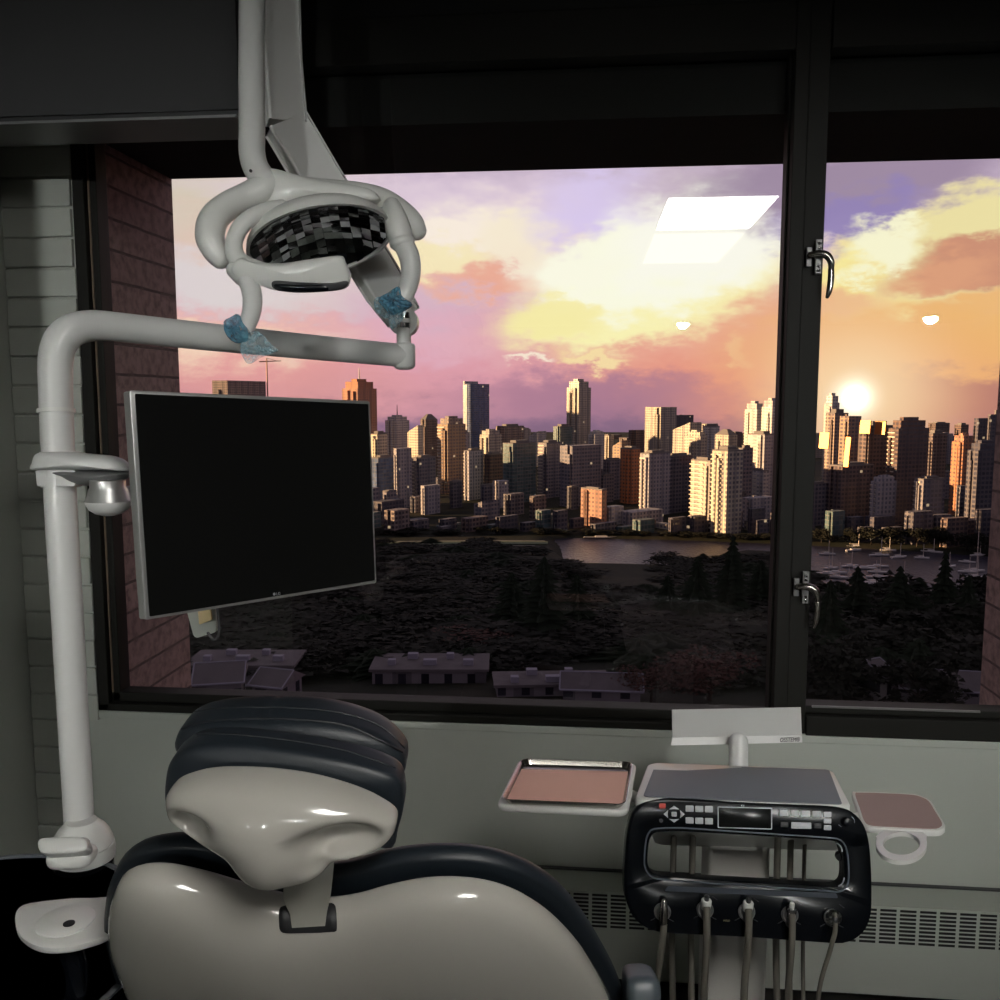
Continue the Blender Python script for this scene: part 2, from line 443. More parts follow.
# casement handles
def handle(px, py, s):
    o = onY(px, py, WY - .007); k = WY * s / 900 * 1.0
    U = lambda a, b, dy=0.: V((o.x + a * k, WY - .007 - dy, o.z - b * k))
    root = MB()
    # mounting plate
    root.bb(U(-4, 0).x, U(2, 0).x, WY - .016, WY - .005, U(0, 16).z, U(0, -16).z)
    root.bb(U(-12, 0).x, U(-7, 0).x, WY - .013, WY - .005, U(0, 9).z, U(0, -9).z)
    r = S('window_handle_plate', root, M['mgrey'], bevel=.0015, parent=W2)
    h = MB(); h.tube([U(-9, -1, .014), U(-2, -2, .02), U(5, 0, .024), U(9, 6, .024), U(9.5, 13, .022)], [3.3 * k, 3.6 * k, 3.6 * k, 3.2 * k, 2.6 * k], n=12)
    h.tube([U(9.5, 13, .022), U(9.5, 22, .024), U(8.5, 32, .024), U(7, 38, .023)], [2.9 * k, 3.0 * k, 2.8 * k, 1.8 * k], n=12)
    h.build('window_handle', M['steel'], r)
    s_ = MB()
    for q in (-12, -8, 9, 13): s_.lathe([(1.5 * k, 0), (1.5 * k, .002), (.2 * k, .003)], U(-1, q, .009), (0, -1, 0), 10)
    s_.build('screws', M['chrome'], r)
handle(819, 257, 1.0); handle(806, 587, 1.0)
# ---- outside recess: brick returns, soffit, sill
RY0 = WY + .12; 
bxl = onY(118, 640, RY0).x
bxl = WX0 + .012
RY1 = onX(181, 420, bxl).y
bxr = onY(988, 560, RY1).x
zs = onY(500, 171, RY1).z
S('wall_exterior_left_brick', MB().bb(bxl - 2.2, bxl, RY0, RY1, -2, 3.4), M['brick'])
S('wall_exterior_right_brick', MB().bb(bxr, bxr + 2.0, RY0, RY1, -2, 3.4), M['brick'])
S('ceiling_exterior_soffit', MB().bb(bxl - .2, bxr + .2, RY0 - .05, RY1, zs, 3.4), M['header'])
S('trim_2', MB().bb(bxl, bxr, RY0 - .03, RY1 - .12, SILL - .9, SILL - .5), M['frame'])
# ---- lamps in the ceiling (the light that reaches the room and shows in the glass)
def emis(name, col, s):
    m, t, b = mat0(name); b.inputs['Base Color'].default_value = (.8, .8, .8, 1); b.inputs['Emission Color'].default_value = col; b.inputs['Emission Strength'].default_value = s
    tc = t.node('ShaderNodeTexCoord').outputs['Object']; t.l.new(t.mix(t.noise(tc, 5), col, tuple(x * .97 for x in col[:3]) + (1,)), b.inputs['Emission Color'])
    return m
M['lamp'] = emis('panel_light', (1, .98, .93, 1), PANEL)
M['lampb'] = emis('panel_light_dim', (1, .98, .93, 1), 1.6)
M['down'] = emis('downlight_glow', (1, .97, .9, 1), 14)
MY = 2 * GY
def mirror_to_ceiling(px, py):
    r = ray(px, py); r.y = r.y; k = (CEIL - CZ) / r.z; p = CAM + r * k
    return V((p.x, MY - p.y, CEIL))
# panel light over the delivery unit
a, b2 = mirror_to_ceiling(640, 262), mirror_to_ceiling(785, 192)
for (y0, y1) in ((a.y, (a.y * .42 + b2.y * .58) - .05), ((a.y * .42 + b2.y * .58) + .05, b2.y)):
    x0, x1 = a.x + .02, a.x + .62
    p = thing('ceiling_panel_light', V(((x0 + x1) / 2, (y0 + y1) / 2, CEIL)), 'rectangular ceiling light panel reflected in the window above the skyline, ' + ('far half' if y0 == a.y else 'near half'), 'ceiling light')
    MB().bb(x0, x1, y0, y1, CEIL - .012, CEIL - .001).build('diffuser', M['lampb'] if y0 == a.y else M['lamp'], p, smooth=None)
    f = MB()
    for q in ((x0 - .02, x0, y0 - .02, y1 + .02), (x1, x1 + .02, y0 - .02, y1 + .02), (x0, x1, min(y0, y1) - .02, min(y0, y1)), (x0, x1, max(y0, y1), max(y0, y1) + .02)):
        f.bb(q[0], q[1], q[2], q[3], CEIL - .018, CEIL - .001)
    f.build('light_frame', M['white'], p, smooth=None)
for i, (px, py, w) in enumerate(((450, 325, 'left'), (683, 322, 'middle'), (931, 316, 'right'))):
    c = mirror_to_ceiling(px, py)
    p = thing('ceiling_downlight', c, 'round recessed ceiling downlight seen as the %s small bright oval reflected in the glass' % w, 'ceiling light')
    MB().lathe([(.085, -.002), (.085, -.0005)], c, n=24).build('diffuser', M['down'], p)
    MB().lathe([(.088, -.016), (.105, -.012), (.105, -.001), (.088, -.001)], c, n=24).build('trim_ring', M['white'], p)
# main spot light behind and above the photographer
def lamp(name, kind, loc, energy, col, **k):
    ld = bpy.data.lights.new(name, kind); ld.energy = energy; ld.color = col
    for a_, v_ in k.items(): setattr(ld, a_, v_)
    o = bpy.data.objects.new(name, ld); COL.objects.link(o); o.location = loc; return o
def aim(o, tgt): o.rotation_euler = (V(tgt) - V(o.location)).to_track_quat('-Z', 'Y').to_euler()
for i, px in enumerate((450, 683, 931)):
    c = mirror_to_ceiling(px, (325, 322, 316)[i])
    sp = lamp('spot_light', 'SPOT', c + V((0, 0, -.012)), SPOT_W * (.85, .22, .9)[i], (.98, 1, .96), spot_size=radians((14, 14, 14)[i]), spot_blend=.9, shadow_soft_size=.085)
    aim(sp, ((-1.2, 1.8, 1.55), (.0, 1.9, 1.75), (1.0, 2.2, 1.38))[i])
# ================================================================== EQUIPMENT
# ---------- column, arm and cuspidor unit
def T(lst): return [P(x, y, d) for x, y, d, r in lst], [r * d / FP for x, y, d, r in lst]
D1 = 1.6
floorp = P(82, 900, D1)
pole = thing('support_column', V((P(80, 860, D1).x, P(80, 860, D1).y, P(80, 860, D1).z - .02)), 'tall white column beside the left wall bending over into a horizontal arm', 'column')
pp = [(79, 852, 1.62, 14.2), (78.5, 810, 1.615, 14.2), (72, 700, 1.605, 14.6), (66.5, 600, 1.6, 15.0), (62.0, 530, 1.6, 15.2), (59, 470, 1.6, 15.4), (57.5, 440, 1.6, 15.6)]
a, r_ = T(pp); MB().tube(a, r_, 28, caps='flat').build('lower_tube', M['pole'], pole, 60)
pp = [(57.5, 444, 1.6, 16.4), (56.5, 412, 1.6, 16.4)]
a, r_ = T(pp); MB().tube(a, [.028, .028], 28, 1, 'flat').build('sleeve', M['pole'], pole, 60)
MB().tube([P(56.4, 413, 1.6), P(56.2, 409, 1.6)], [.0315, .0315], 28, 1, 'flat').build('collar_ring', M['white'], pole, 60)
bend = [(56.3, 410, 1.6, 15.8), (55.5, 385, 1.6, 16), (55.5, 364, 1.6, 16.3), (57.5, 350, 1.6, 16.4), (63, 338, 1.605, 16.4), (73, 330, 1.615, 16.2), (88, 326, 1.635, 15.6), (108, 326, 1.66, 14.8), (150, 330.5, 1.72, 14.3), (220, 338, 1.82, 13.6), (300, 346, 1.95, 12.6), (370, 352.5, 2.06, 11.8), (403, 355.5, 2.11, 11.5)]
a, r_ = T(bend); MB().tube(a, r_, 28, 8).build('upper_arm', M['pole'], pole, 60)
e = P(404, 356, 2.11)
MB().lathe([(.012, -.032), (.021, -.029), (.0265, -.022), (.027, .022), (.024, .028), (.017, .03), (.017, .075), (.0185, .077), (.0185, .086)], e, n=24).build('pivot_post', M['pole'], pole)
# base dome
b0 = P(83, 852, 1.6)
k = 1.6 / 900
MB().lathe([(28 * k, -6 * k), (28.5 * k, 3 * k), (28 * k, 8 * k)], b0 + V((.004, 0, 0)), n=36).build('base_ring', M['white'], pole)
MB().lathe([(29 * k, 5 * k), (28.5 * k, 12 * k), (26 * k, 19 * k), (22 * k, 25 * k), (17 * k, 30 * k), (14.5 * k, 33 * k)], b0, n=36).build('base_dome', M['white'], pole)
# spittoon unit: black body with big round bowl
zr = b0.z - .022
R = .31
# bowl centre: rim far edge passes px(60..110, 858)
far = onZ(68, 857, zr); bc = far + V((-.02, -R * .98, 0))
ci = thing('cuspidor_unit', V((bc.x, bc.y, 0)), 'glossy black round spittoon unit with grey rim at lower left beside the chair', 'spittoon')
m = MB(); n = 64
prof = [(.10, .0), (.12, .015), (.12, .05), (.10, .08), (.10, zr - .36), (R * .8, zr - .24), (R * .98, zr - .1), (R * 1.0, zr - .01), (R * .985, zr), (R * .93, zr), (R * .9, zr - .03), (R * .8, zr - .12), (R * .5, zr - .19), (.03, zr - .215)]
m.lathe(prof, V((bc.x, bc.y, 0)), n=n); m.build('bowl', M['black'], ci)
m = MB(); m.lathe([(R * .955, zr + .001), (R * .955, zr + .004), (R * .985, zr + .004), (R * .99, zr + .001)], V((bc.x, bc.y, 0)), n=n); m.build('rim', pr('rim_lit_grey', srgb(108, 112, 118), .3), ci)  # lit edge of the black bowl put into the rim's grey
# column socket joining the column to the unit
m = MB(); m.lathe([(.06, 0), (.06, .02), (.05, .04), (.05, b0.z - .02)], V((b0.x, b0.y, 0)), n=24); m.build('column_socket', M['black'], ci)
# water spout (white, flat oval head)
sp1 = [(41, 846), (44, 841), (55, 839.5), (72, 839), (86, 840.5), (90, 846), (88, 852), (78, 855), (60, 856), (45, 855)]
m = MB(); q0 = P(65, 848, 1.42)
pillow(m, sp1, (65, 848), q0, (-FH + UZ * .9), .006, .008, .012, 6, 64); so = m.build('spout_head', M['white'], ci)
sp2 = [(50, 853), (60, 851), (85, 848), (93, 851), (94, 858), (90, 863), (75, 865), (58, 865), (51, 862)]
m = MB(); pillow(m, sp2, (72, 858), P(72, 858, 1.44), -FH, .015, .02, .01, 6, 64); m.build('spout_body', M['white'], ci)
m = MB(); m.tube([P(78, 856, 1.44), P(82, 846, 1.53), b0 + V((0, 0, -.01))], [.014, .014, .014], 12, 4); m.build('spout_neck', M['white'], ci)
# white dish with drain
cpl = [(15.5, 924), (17, 913), (25, 906.5), (45, 903), (70, 900.5), (90, 900), (118, 900), (122, 915), (120, 928), (108, 937.5), (90, 944), (70, 949), (48, 950), (32, 946), (20, 937)]
zd = P(65, 925, 1.22).z
pz = P(65, 925, 1.22)
m = MB(); pillow(m, cpl, (68, 924), pz, (0, 0, 1), .004, .012, .003, 6, 72); m.build('drain_dish', M['white'], ci)
dc = onZ(66, 926, zd)
m = MB(); m.lathe([(.037, .006), (.037, .0085), (.034, .011), (.012, .0115)], dc, n=32); m.build('dish_ridge', M['white'], ci)
m = MB(); m.lathe([(.0075, .0115), (.0075, .0128)], onZ(69, 923.5, zd + .012) - V((0, 0, .012)), n=20); m.build('drain_hole', M['ink'], ci)
m = MB(); m.tube([dc - V((0, 0, .012)), dc + V((0, 0, -.12)), V((bc.x + .05, bc.y - .02, zr - .2))], [.016, .014, .014], 12, 4); m.build('dish_stem', M['black'], ci)
# ---------- monitor bracket on the column
br = thing('monitor_bracket', P(60, 470, 1.6), 'white bracket clamped round the column with chrome swivel joint left of the screen', 'bracket')
k = 1.6 / 900
m = MB(); ol = [(34.5, 462), (37, 455), (44, 451.5), (60, 450.5), (78, 452.5), (92, 454), (112, 456), (125, 461), (131, 469)]
ol2 = [(131.5, 470.5), (100, 470), (60, 469.5), (34, 469.5)]
pillow(m, ol + ol2, (80, 462), P(80, 460, 1.585), -FH, .036, .02, .005, 7, 96); m.build('cover', M['pole'], br)
m = MB(); pillow(m, [(55, 470.5), (131, 471), (130, 476), (122, 481), (104, 485), (84, 485), (72, 482), (62, 476)], (95, 476), P(95, 476, 1.585), -FH, .028, .02, .004, 7, 72); m.build('lower_cover', M['mgrey'], br)
m = MB(); m.tube([P(60, 452, 1.6), P(61.5, 487, 1.6)], [.0445 * .75, .0445 * .75], 28, 1, 'flat')
m.build('clamp', M['pole'], br)
m = MB(); m.slab(rr([P(34.5, 469, 1.57), P(75, 469, 1.565), P(75, 486.5, 1.565), P(36, 486.5, 1.57)], .004), FH * .05, .003); m.build('clamp_skirt', M['pole'], br)
jc = P(108.5, 500, 1.56); k = 1.56 / 900
m = MB(); m.lathe([(17 * k, 20 * k), (17 * k, 13 * k), (18.5 * k, 10 * k), (20 * k, 4 * k), (22 * k, -1 * k)], jc, n=32); m.build('swivel_joint', M['satin'], br)
m = MB(); m.lathe([(22.3 * k, -.8 * k), (21.8 * k, -4 * k), (18.5 * k, -9.5 * k), (13 * k, -13.5 * k), (6 * k, -15.5 * k), (1 * k, -16 * k)], jc, n=32); m.build('swivel_cap', M['pole'], br)
# ---------- monitor
c0, c1, c2, c3 = P(125, 391, 1.40), P(369.5, 402, 1.76), P(376, 581, 1.775), P(142, 618, 1.405)
# make it planar and rectangular-ish: use averaged axes
X = ((c1 - c0) + (c2 - c3)).normalized(); n = X.cross((c0 - c3)).normalized()
if n.dot(FW) > 0: n = -n
pc = (c0 + c1 + c2 + c3) / 4
q = [onpl(129.5, 390, pc, n), onpl(370, 401, pc, n), onpl(376.8, 583, pc, n), onpl(145.5, 620, pc, n)]
mon = thing('monitor', V((pc.x, pc.y, q[3].z)), 'flat black computer screen with thin silver edge hanging on the white column arm', 'monitor')
m = MB(); m.slab(rr(q, .004, 3), -n * .022, .002); cas = m.build('case', M['silver'], mon)
ins = lambda pts, d: [p + (sum(pts, V()) / 4 - p).normalized() * d for p in pts]
qi = [onpl(134.5, 393.8, pc, n), onpl(367.6, 404.2, pc, n), onpl(374.4, 580.2, pc, n), onpl(149.3, 616.6, pc, n)]
m = MB(); m.slab([p + n * .0006 for p in rr(qi, .002, 3)], n * .001); m.build('screen', M['screen'], mon)
lx = (q[2] - q[3]).normalized(); lu = (q[0] - q[3]).normalized()
lp = onpl(273.5, 595.0, pc, n) + n * .0022
m = MB(); m.lathe([(.0026, 0), (.0026, .0006)], lp + lu * .0016 - lx * 0.0, n, 20); m.build('logo_disc', M['paleink'], mon)
text_mesh('LG', .0072, lp + lx * .0042 - lu * .0012, lx, lu, M['paleink'], mon, 'maker_lettering')
# arm from swivel to the back of the screen
bk = pc - n * .03
m = MB(); m.tube([jc + V((0, 0, .006)), jc + FH * .1 + RT * .06, pc - n * .075 - X * .06, pc - n * .05], [.016, .018, .018, .02], 16, 6); m.build('mount_arm', M['satin'], br)
m = MB(); m.slab(rr([bk + X * a_ * .06 + lu * b_2 * .06 for a_, b_2 in ((-1, 1), (1, 1), (1, -1), (-1, -1))], .01), n * .012, .002); m.build('mount_plate', M['dgrey'], mon)
# small white adapter hanging under the screen
ad = [P(184, 602, 1.60), P(214, 596, 1.63), P(217.5, 632, 1.63), P(194, 639, 1.60)]
m = MB(); m.slab(rr(ad, [.004, .004, .008, .008]), FH * .02, .002); ao = m.build('adapter_tray', pr('adapter_white', srgb(200, 204, 196), .5), mon)
ad2 = [P(197, 603, 1.595), P(209, 600, 1.6), P(212, 620, 1.6), P(199, 625, 1.595)]
m = MB(); m.slab(rr(ad2, .002), FH * .006, .001); m.build('beige_label', pr('beige_plastic', srgb(222, 200, 150), .6), ao)
m = MB(); m.tube([P(216, 600, 1.6), P(219, 622, 1.6), P(218, 636, 1.6), P(213, 639, 1.6), P(208, 633, 1.6)], [.0025] * 5, 8, 5); m.build('hook', M['dgrey'], ao)
m = MB(); m.tube([P(200, 602, 1.62), P(196, 590, 1.60)], [.008, .008], 10, 1); m.build('adapter_stem', M['dgrey'], ao)

# ---------- overhead surgical lamp
lampo = thing('operating_lamp', P(320, 235, 1.8), 'white overhead dental lamp with faceted mirror dish and two wrapped grips', 'lamp')
# spring arm (box section) from pivot up to the elbow and beyond
TWI = radians(-26)
def boxarm(mb, pts, w, h, wd):
    """rectangular section: w across picture, h in depth; wd = per point"""
    ls = []
    for i, p in enumerate(pts):
        t_ = (pts[min(i + 1, len(pts) - 1)] - pts[max(i - 1, 0)]).normalized()
        side = t_.cross(FH).normalized(); dep = side.cross(t_).normalized(); ct_, st2_ = cos(TWI), sin(TWI); side, dep = side * ct_ + dep * st2_, dep * ct_ - side * st2_
        ww = w[i] / 2; hh = h / 2; b = .006; l = []
        for sx, sy in ((1, 1), (-1, 1), (-1, -1), (1, -1)):
            for q_ in (0, 1, 2):
                ox, oy = ((1, 0), (.3, .3), (0, 1))[q_ if sx * sy > 0 else 2 - q_]
                l.append(p + side * sx * (ww - b * ox) + dep * sy * (hh - b * oy))
        ls.append(l)
    mb.loops(ls, True, True, True)
AX = 2.1
m = MB(); arm = [P(404, 318, 2.12), P(386, 290, 2.10), P(318, 178, 2.02), P(286, 124, 2.0)]
boxarm(m, arm, [.075, .095, .098, .098], .06, None)
m.tube([P(404, 322, 2.12) - FH * .026, P(404, 322, 2.12) + FH * .026], [.034, .034], 24, 1, 'flat')
m.build('spring_arm', M['pole'], lampo, 30)
m = MB(); boxarm(MB(), [P(394, 296, 2.13) + RT * .028, P(326, 183, 2.05) + RT * .028, P(294, 128, 2.03) + RT * .028], [.04, .04, .04], .05, None)

m = MB(); boxarm(m, [P(286, 124, 2.0), P(281, 60, 1.99), P(278, -40, 1.98), P(277, -78, 1.98)], [.086, .084, .084, .084], .06, None); m.build('upper_link', M['pole'], lampo, 30)
m = MB(); m.lathe([(.016, 0), (.018, -.02), (.018, -.035)], e + V((0, 0, .1)), n=20); m.tube([e + V((0, 0, .065)), P(404, 322, 2.12)], [.018, .018], 16, 1); m.build('lower_pivot', M['chrome'], lampo)
# suspended round tube
m = MB(); m.tube(*T([(252, -70, 1.86, 13), (252, 0, 1.84, 13), (251.5, 80, 1.82, 13), (252, 130, 1.80, 13), (252, 152, 1.79, 13), (256, 168, 1.78, 13), (266, 182, 1.77, 13)]), n=26, sub=8); m.build('drop_tube', M['pole'], lampo, 60)
m = MB(); m.tube([P(252, -72, 1.86), P(276, -80, 1.98)], [.03, .03], 20, 1); m.build('top_link', M['pole'], lampo, 60)
m = MB(); m.lathe([(.003, 0), (.003, .003)], P(251, 171, 1.752), -FH, 12); m.build('screw', M['ink'], lampo)
# dish
DC = P(320.5, 241, 1.80); vd = ray(320.5, 241).normalized(); uu_ = (UP - vd * UP.dot(vd)).normalized(); rp_ = vd.cross(uu_)
dn = (-vd * .45 + (-uu_ * .972 + rp_ * .235) * .893).normalized()
mj = (rp_ * .972 + uu_ * .235); mj = (mj - dn * mj.dot(dn)).normalized(); mn = dn.cross(mj).normalized()
Rd = 70.5 * 1.8 / 900
def disp(u, v, h): return DC + mj * u + mn * v + dn * h
# faceted mirror cap
m, t_, b_3 = mat0('facet_mirror'); b_3.inputs['Base Color'].default_value = (.5, .52, .55, 1); b_3.inputs['Metallic'].default_value = 1; b_3.inputs['Roughness'].default_value = .08
tcx = t_.node('ShaderNodeTexCoord').outputs['Object']; t_.l.new(t_.mix(t_.noise(tcx, 60, 2), (.35, .36, .38, 1), (.62, .64, .66, 1)), b_3.inputs['Base Color'])
M['facet'] = m
random.seed(11)
m = MB(); G = 15; hgt = .045; cell = 2 * Rd / G
for i in range(G):
    for j in range(G):
        u = (i + .5 + (.5 if j % 2 else 0) * .0) * cell - Rd; v = (j + .5) * cell - Rd
        r2 = (u * u + v * v) / Rd ** 2
        if r2 > 1.05: continue
        h = -hgt * (1 - min(r2, 1)) + random.uniform(-.002, .002)
        su = 2 * hgt * u / Rd ** 2 + random.uniform(-.13, .13); sv = 2 * hgt * v / Rd ** 2 + random.uniform(-.13, .13)
        cc = cell * .5
        vs_ = []
        for a_, b_4 in ((-1, -1), (1, -1), (1, 1), (-1, 1)):
            uu, vv = u + a_ * cc, v + b_4 * cc
            L = sqrt(uu * uu + vv * vv)
            if L > Rd * .985: uu, vv = uu * Rd * .985 / L, vv * Rd * .985 / L
            vs_.append(disp(uu, vv, h + su * (uu - u) + sv * (vv - v)))
        m.add(vs_, [(0, 1, 2, 3)])
fo = m.build('mirror_facets', M['facet'], lampo, None)
m = MB(); ls = []
for k_ in range(9):
    s_ = k_ / 8 * pi / 2; ls.append([disp(cos(a_) * Rd * max(cos(s_), .02), sin(a_) * Rd * max(cos(s_), .02), -.003 - (hgt + .001) * sin(s_)) for a_ in [2 * pi * j / 64 for j in range(64)]])
m.loops(ls, True, False, True); m.build('dish_back', pr('dish_inner_dark', (.01, .01, .011, 1), .4), lampo)
m = MB(); ls = []
for k_ in range(9):
    s_ = k_ / 8 * pi / 2; ls.append([disp(cos(a_) * (Rd + .006) * max(cos(s_), .02), sin(a_) * (Rd + .006) * max(cos(s_), .02), .004 - (hgt + .022) * sin(s_)) for a_ in [2 * pi * j / 64 for j in range(64)]])
ls = [[disp(cos(a_) * (Rd - .001), sin(a_) * (Rd - .001), .004) for a_ in [2 * pi * j / 64 for j in range(64)]]] + ls
m.loops(ls, True, False, True); m.build('dish_shell', M['white'], lampo)
# white body: hub and outer wings
dL = 1.74
m = MB()
m.tube(*T([(262, 176, 1.78, 10), (268, 184, 1.78, 16), (262, 190, 1.77, 15), (246, 197, 1.76, 13.5), (228, 206, 1.74, 13.5), (214, 219, 1.72, 14.5), (210, 236, 1.71, 14.5), (215, 250, 1.71, 13), (221, 258, 1.71, 11.5)]), n=22, sub=8)
m.build('left_wing', M['white'], lampo, 70)
m = MB()
m.tube(*T([(266, 186, 1.79, 15), (290, 192, 1.80, 16), (325, 193, 1.82, 13.5), (355, 194, 1.83, 12), (380, 200, 1.83, 12.5), (398, 210, 1.82, 12), (411, 222, 1.81, 12), (417, 231, 1.81, 10)]), n=22, sub=8)
m.build('right_wing', M['white'], lampo, 70)
m = MB()
pillow(m, [(262, 172), (275, 170), (300, 177), (330, 183), (352, 186), (372, 191), (380, 200), (365, 203), (330, 200), (300, 205), (280, 213), (262, 212), (248, 205), (246, 192), (255, 182)], (298, 192), P(298, 192, 1.785), (-FH), .02, .045, .012, 8, 80)
m.build('hub', M['white'], lampo, 70)
m = MB()
m.tube(*T([(282, 206, 1.74, 6.5), (268, 210, 1.72, 8), (252, 217, 1.70, 8.5), (240, 228, 1.69, 8.5), (234, 243, 1.685, 8.5), (236, 257, 1.68, 9.5), (246, 266, 1.675, 10), (265, 273, 1.67, 10)]), n=20, sub=8)
m.build('inner_yoke', M['white'], lampo, 70)
m = MB()
m.tube(*T([(392, 206, 1.80, 9), (396, 220, 1.79, 12), (399, 232, 1.79, 13), (401, 242, 1.79, 11.5)]), n=20, sub=6)
m.tube(*T([(376, 214, 1.82, 6), (390, 216, 1.80, 9), (397, 226, 1.79, 10)]), n=20, sub=6)
m.build('right_knuckle', M['white'], lampo, 70)
# front sensor bar
m = MB()
fbar = [(232, 268), (240, 258), (252, 262), (280, 263.5), (312, 259), (340, 256), (345, 262), (350, 274), (350, 281), (346, 288), (330, 291), (300, 292), (276, 290), (258, 284), (240, 280)]
pillow(m, fbar, (296, 275), P(296, 275, 1.66), (-FH - UZ * .25), .014, .03, .006, 8, 96)
fb_ = m.build('sensor_bar', M['white'], lampo, 70)
m = MB()
pillow(m, [(272, 284), (276, 280.5), (300, 282), (330, 283), (346, 281), (348, 284.5), (342, 289), (325, 291.5), (300, 292.5), (282, 291), (274, 288)], (310, 286.5), P(310, 286.5, 1.65) , (-FH - UZ * .25), .006, .01, .004, 5, 72)
m.build('sensor_window', M['dgrey'], fb_)
m = MB(); pillow(m, [(275, 284), (300, 284.5), (326, 285), (327, 291), (300, 291.5), (280, 290)], (301, 287.5), P(301, 287.5, 1.645), (-FH - UZ * .25), .006, .006, .002, 4, 48); m.build('sensor_lens', M['black'], fb_)
# grips
m = MB(); m.tube(*T([(235, 270, 1.675, 9), (243, 275, 1.67, 11), (249, 281, 1.67, 10)]), n=20, sub=4); m.build('left_collar', M['white'], lampo, 70)
m = MB(); m.tube(*T([(245, 276, 1.67, 9.5), (250, 286, 1.66, 9.8), (252.5, 298, 1.65, 9.8), (251.5, 312, 1.64, 9.2), (247, 325, 1.63, 8.5), (242, 334, 1.63, 7.5)]), n=20, sub=8); g1 = m.build('left_grip', M['pole'], lampo, 70)
m = MB(); m.lathe([(.024, -.006), (.0255, -.002), (.0255, .004), (.023, .008)], P(402, 242, 1.79), (ray(404, 250) - ray(401, 238)), 24); m.build('right_collar', M['white'], lampo)
m = MB(); m.tube(*T([(403, 243, 1.79, 10.5), (409, 256, 1.79, 10.5), (411, 270, 1.79, 10), (409, 284, 1.785, 9.5), (404, 297, 1.78, 8.5), (400, 303, 1.78, 7)]), n=20, sub=8); g2 = m.build('right_grip', M['pole'], lampo, 70)
# crumpled blue film
fm = bpy.data.materials.new('blue_film'); fm.use_nodes = True; t_ = NT(fm.node_tree); b_5 = t_.n['Principled BSDF']
tcx = t_.node('ShaderNodeTexCoord').outputs['Object']; nn = t_.noise(tcx, 90, 4)
t_.l.new(t_.mix(nn, srgb(60, 130, 168), srgb(130, 190, 212)), b_5.inputs['Base Color']); b_5.inputs['Roughness'].default_value = .22
t_.l.new(t_.mr(nn, .3, .7, .5, .95), b_5.inputs['Alpha'])
M['film'] = fm
fm2 = bpy.data.materials.new('clear_blue_film'); fm2.use_nodes = True; t_ = NT(fm2.node_tree); b_5 = t_.n['Principled BSDF']
tcx = t_.node('ShaderNodeTexCoord').outputs['Object']; nn = t_.noise(tcx, 60, 4)
t_.l.new(t_.mix(nn, srgb(120, 176, 196), srgb(190, 215, 222)), b_5.inputs['Base Color']); b_5.inputs['Roughness'].default_value = .25
t_.l.new(t_.mr(nn, .35, .7, .15, .6), b_5.inputs['Alpha'])
M['film2'] = fm2
def wad(outline, c, d, amp, seed, parent, name, mat, th=.02):
    rnd = random.Random(seed); m = MB(); fnr = lambda a_, b_: rnd.uniform(-amp, amp)
    pillow(m, outline, c, P(c[0], c[1], d), -FH, th, th, .002, 7, 44, fn=fnr, fnb=fnr); return m.build(name, mat, parent, None)
wr = thing('blue_film_wrap', P(240, 340, 1.62), 'crumpled blue plastic film wrapped on the left lamp grip, hanging over the arm', 'plastic film', )
wad([(225, 321), (232, 317), (238, 314), (243, 322), (249, 330), (250, 337), (246, 342), (236, 343), (229, 338), (225, 330)], (238, 330), 1.62, .004, 1, wr, 'wad', M['film'], .022)
wad([(246, 334), (256, 331), (262, 334), (270, 343), (278, 351), (262, 352), (250, 350), (240, 347), (243, 341)], (257, 343), 1.62, .003, 2, wr, 'loose_sheet', M['film2'], .004)
wad([(241, 348), (256, 349), (274, 352), (262, 357), (249, 364), (243, 357)], (254, 354), 1.625, .001, 5, wr, 'clear_flap', M['film2'], .002)
wr = thing('blue_film_wrap', P(395, 315, 1.78), 'crumpled blue plastic film wrapped on the right lamp grip above the pivot', 'plastic film')
wad([(380, 297), (388, 293), (395, 288), (400, 287), (403, 296), (411, 302), (412, 306), (406, 310), (399, 314), (390, 315), (385, 309), (378, 301)], (395, 302), 1.775, .005, 3, wr, 'wad', M['film'], .026)
wad([(383, 306), (395, 312), (406, 310), (402, 320), (396, 327), (391, 328), (388, 318)], (394, 316), 1.775, .003, 4, wr, 'loose_sheet', M['film2'], .004)
wad([(374, 300), (381, 297), (386, 305), (390, 316), (384, 318), (376, 311)], (382, 307), 1.78, .002, 6, wr, 'clear_flap', M['film2'], .003)
# ---------- dental chair
def nrm(a): return (-FH * cos(a) - UZ * sin(a)).normalized()
cn = nrm(radians(28)); cp = P(360, 900, 1.09)
ch = thing('dental_chair', V((-.25, 1.5, 0)), 'reclined dental chair seen from behind, glossy white back shell and navy padding', 'chair')
SH = lambda L, dx, dy: [(x + dx, y + dy) for x, y in L]
shell_o = [(110, 912), (112, 893), (120, 875), (133, 866.5), (152, 863.5), (175, 865.5), (207, 873), (240, 883), (275, 892.5), (315, 898), (352, 895), (390, 885), (425, 878.5), (458, 877.5), (490, 882), (520, 893), (548, 911), (572, 935), (590, 960), (604, 985), (613, 1008), (618, 1040), (616, 1080), (600, 1130), (560, 1165), (480, 1185), (300, 1185), (215, 1165), (170, 1110), (150, 1055), (136, 1002), (121, 963), (111.5, 935)]
def shell_fn(a, b):
    return 0
m = MB(); pillow(m, SH(shell_o, 1, 5), (365, 1020), cp, cn, .055, .02, .006, 14, 180, e=.8); sh = m.build('back_shell', M['shell'], ch, 60)
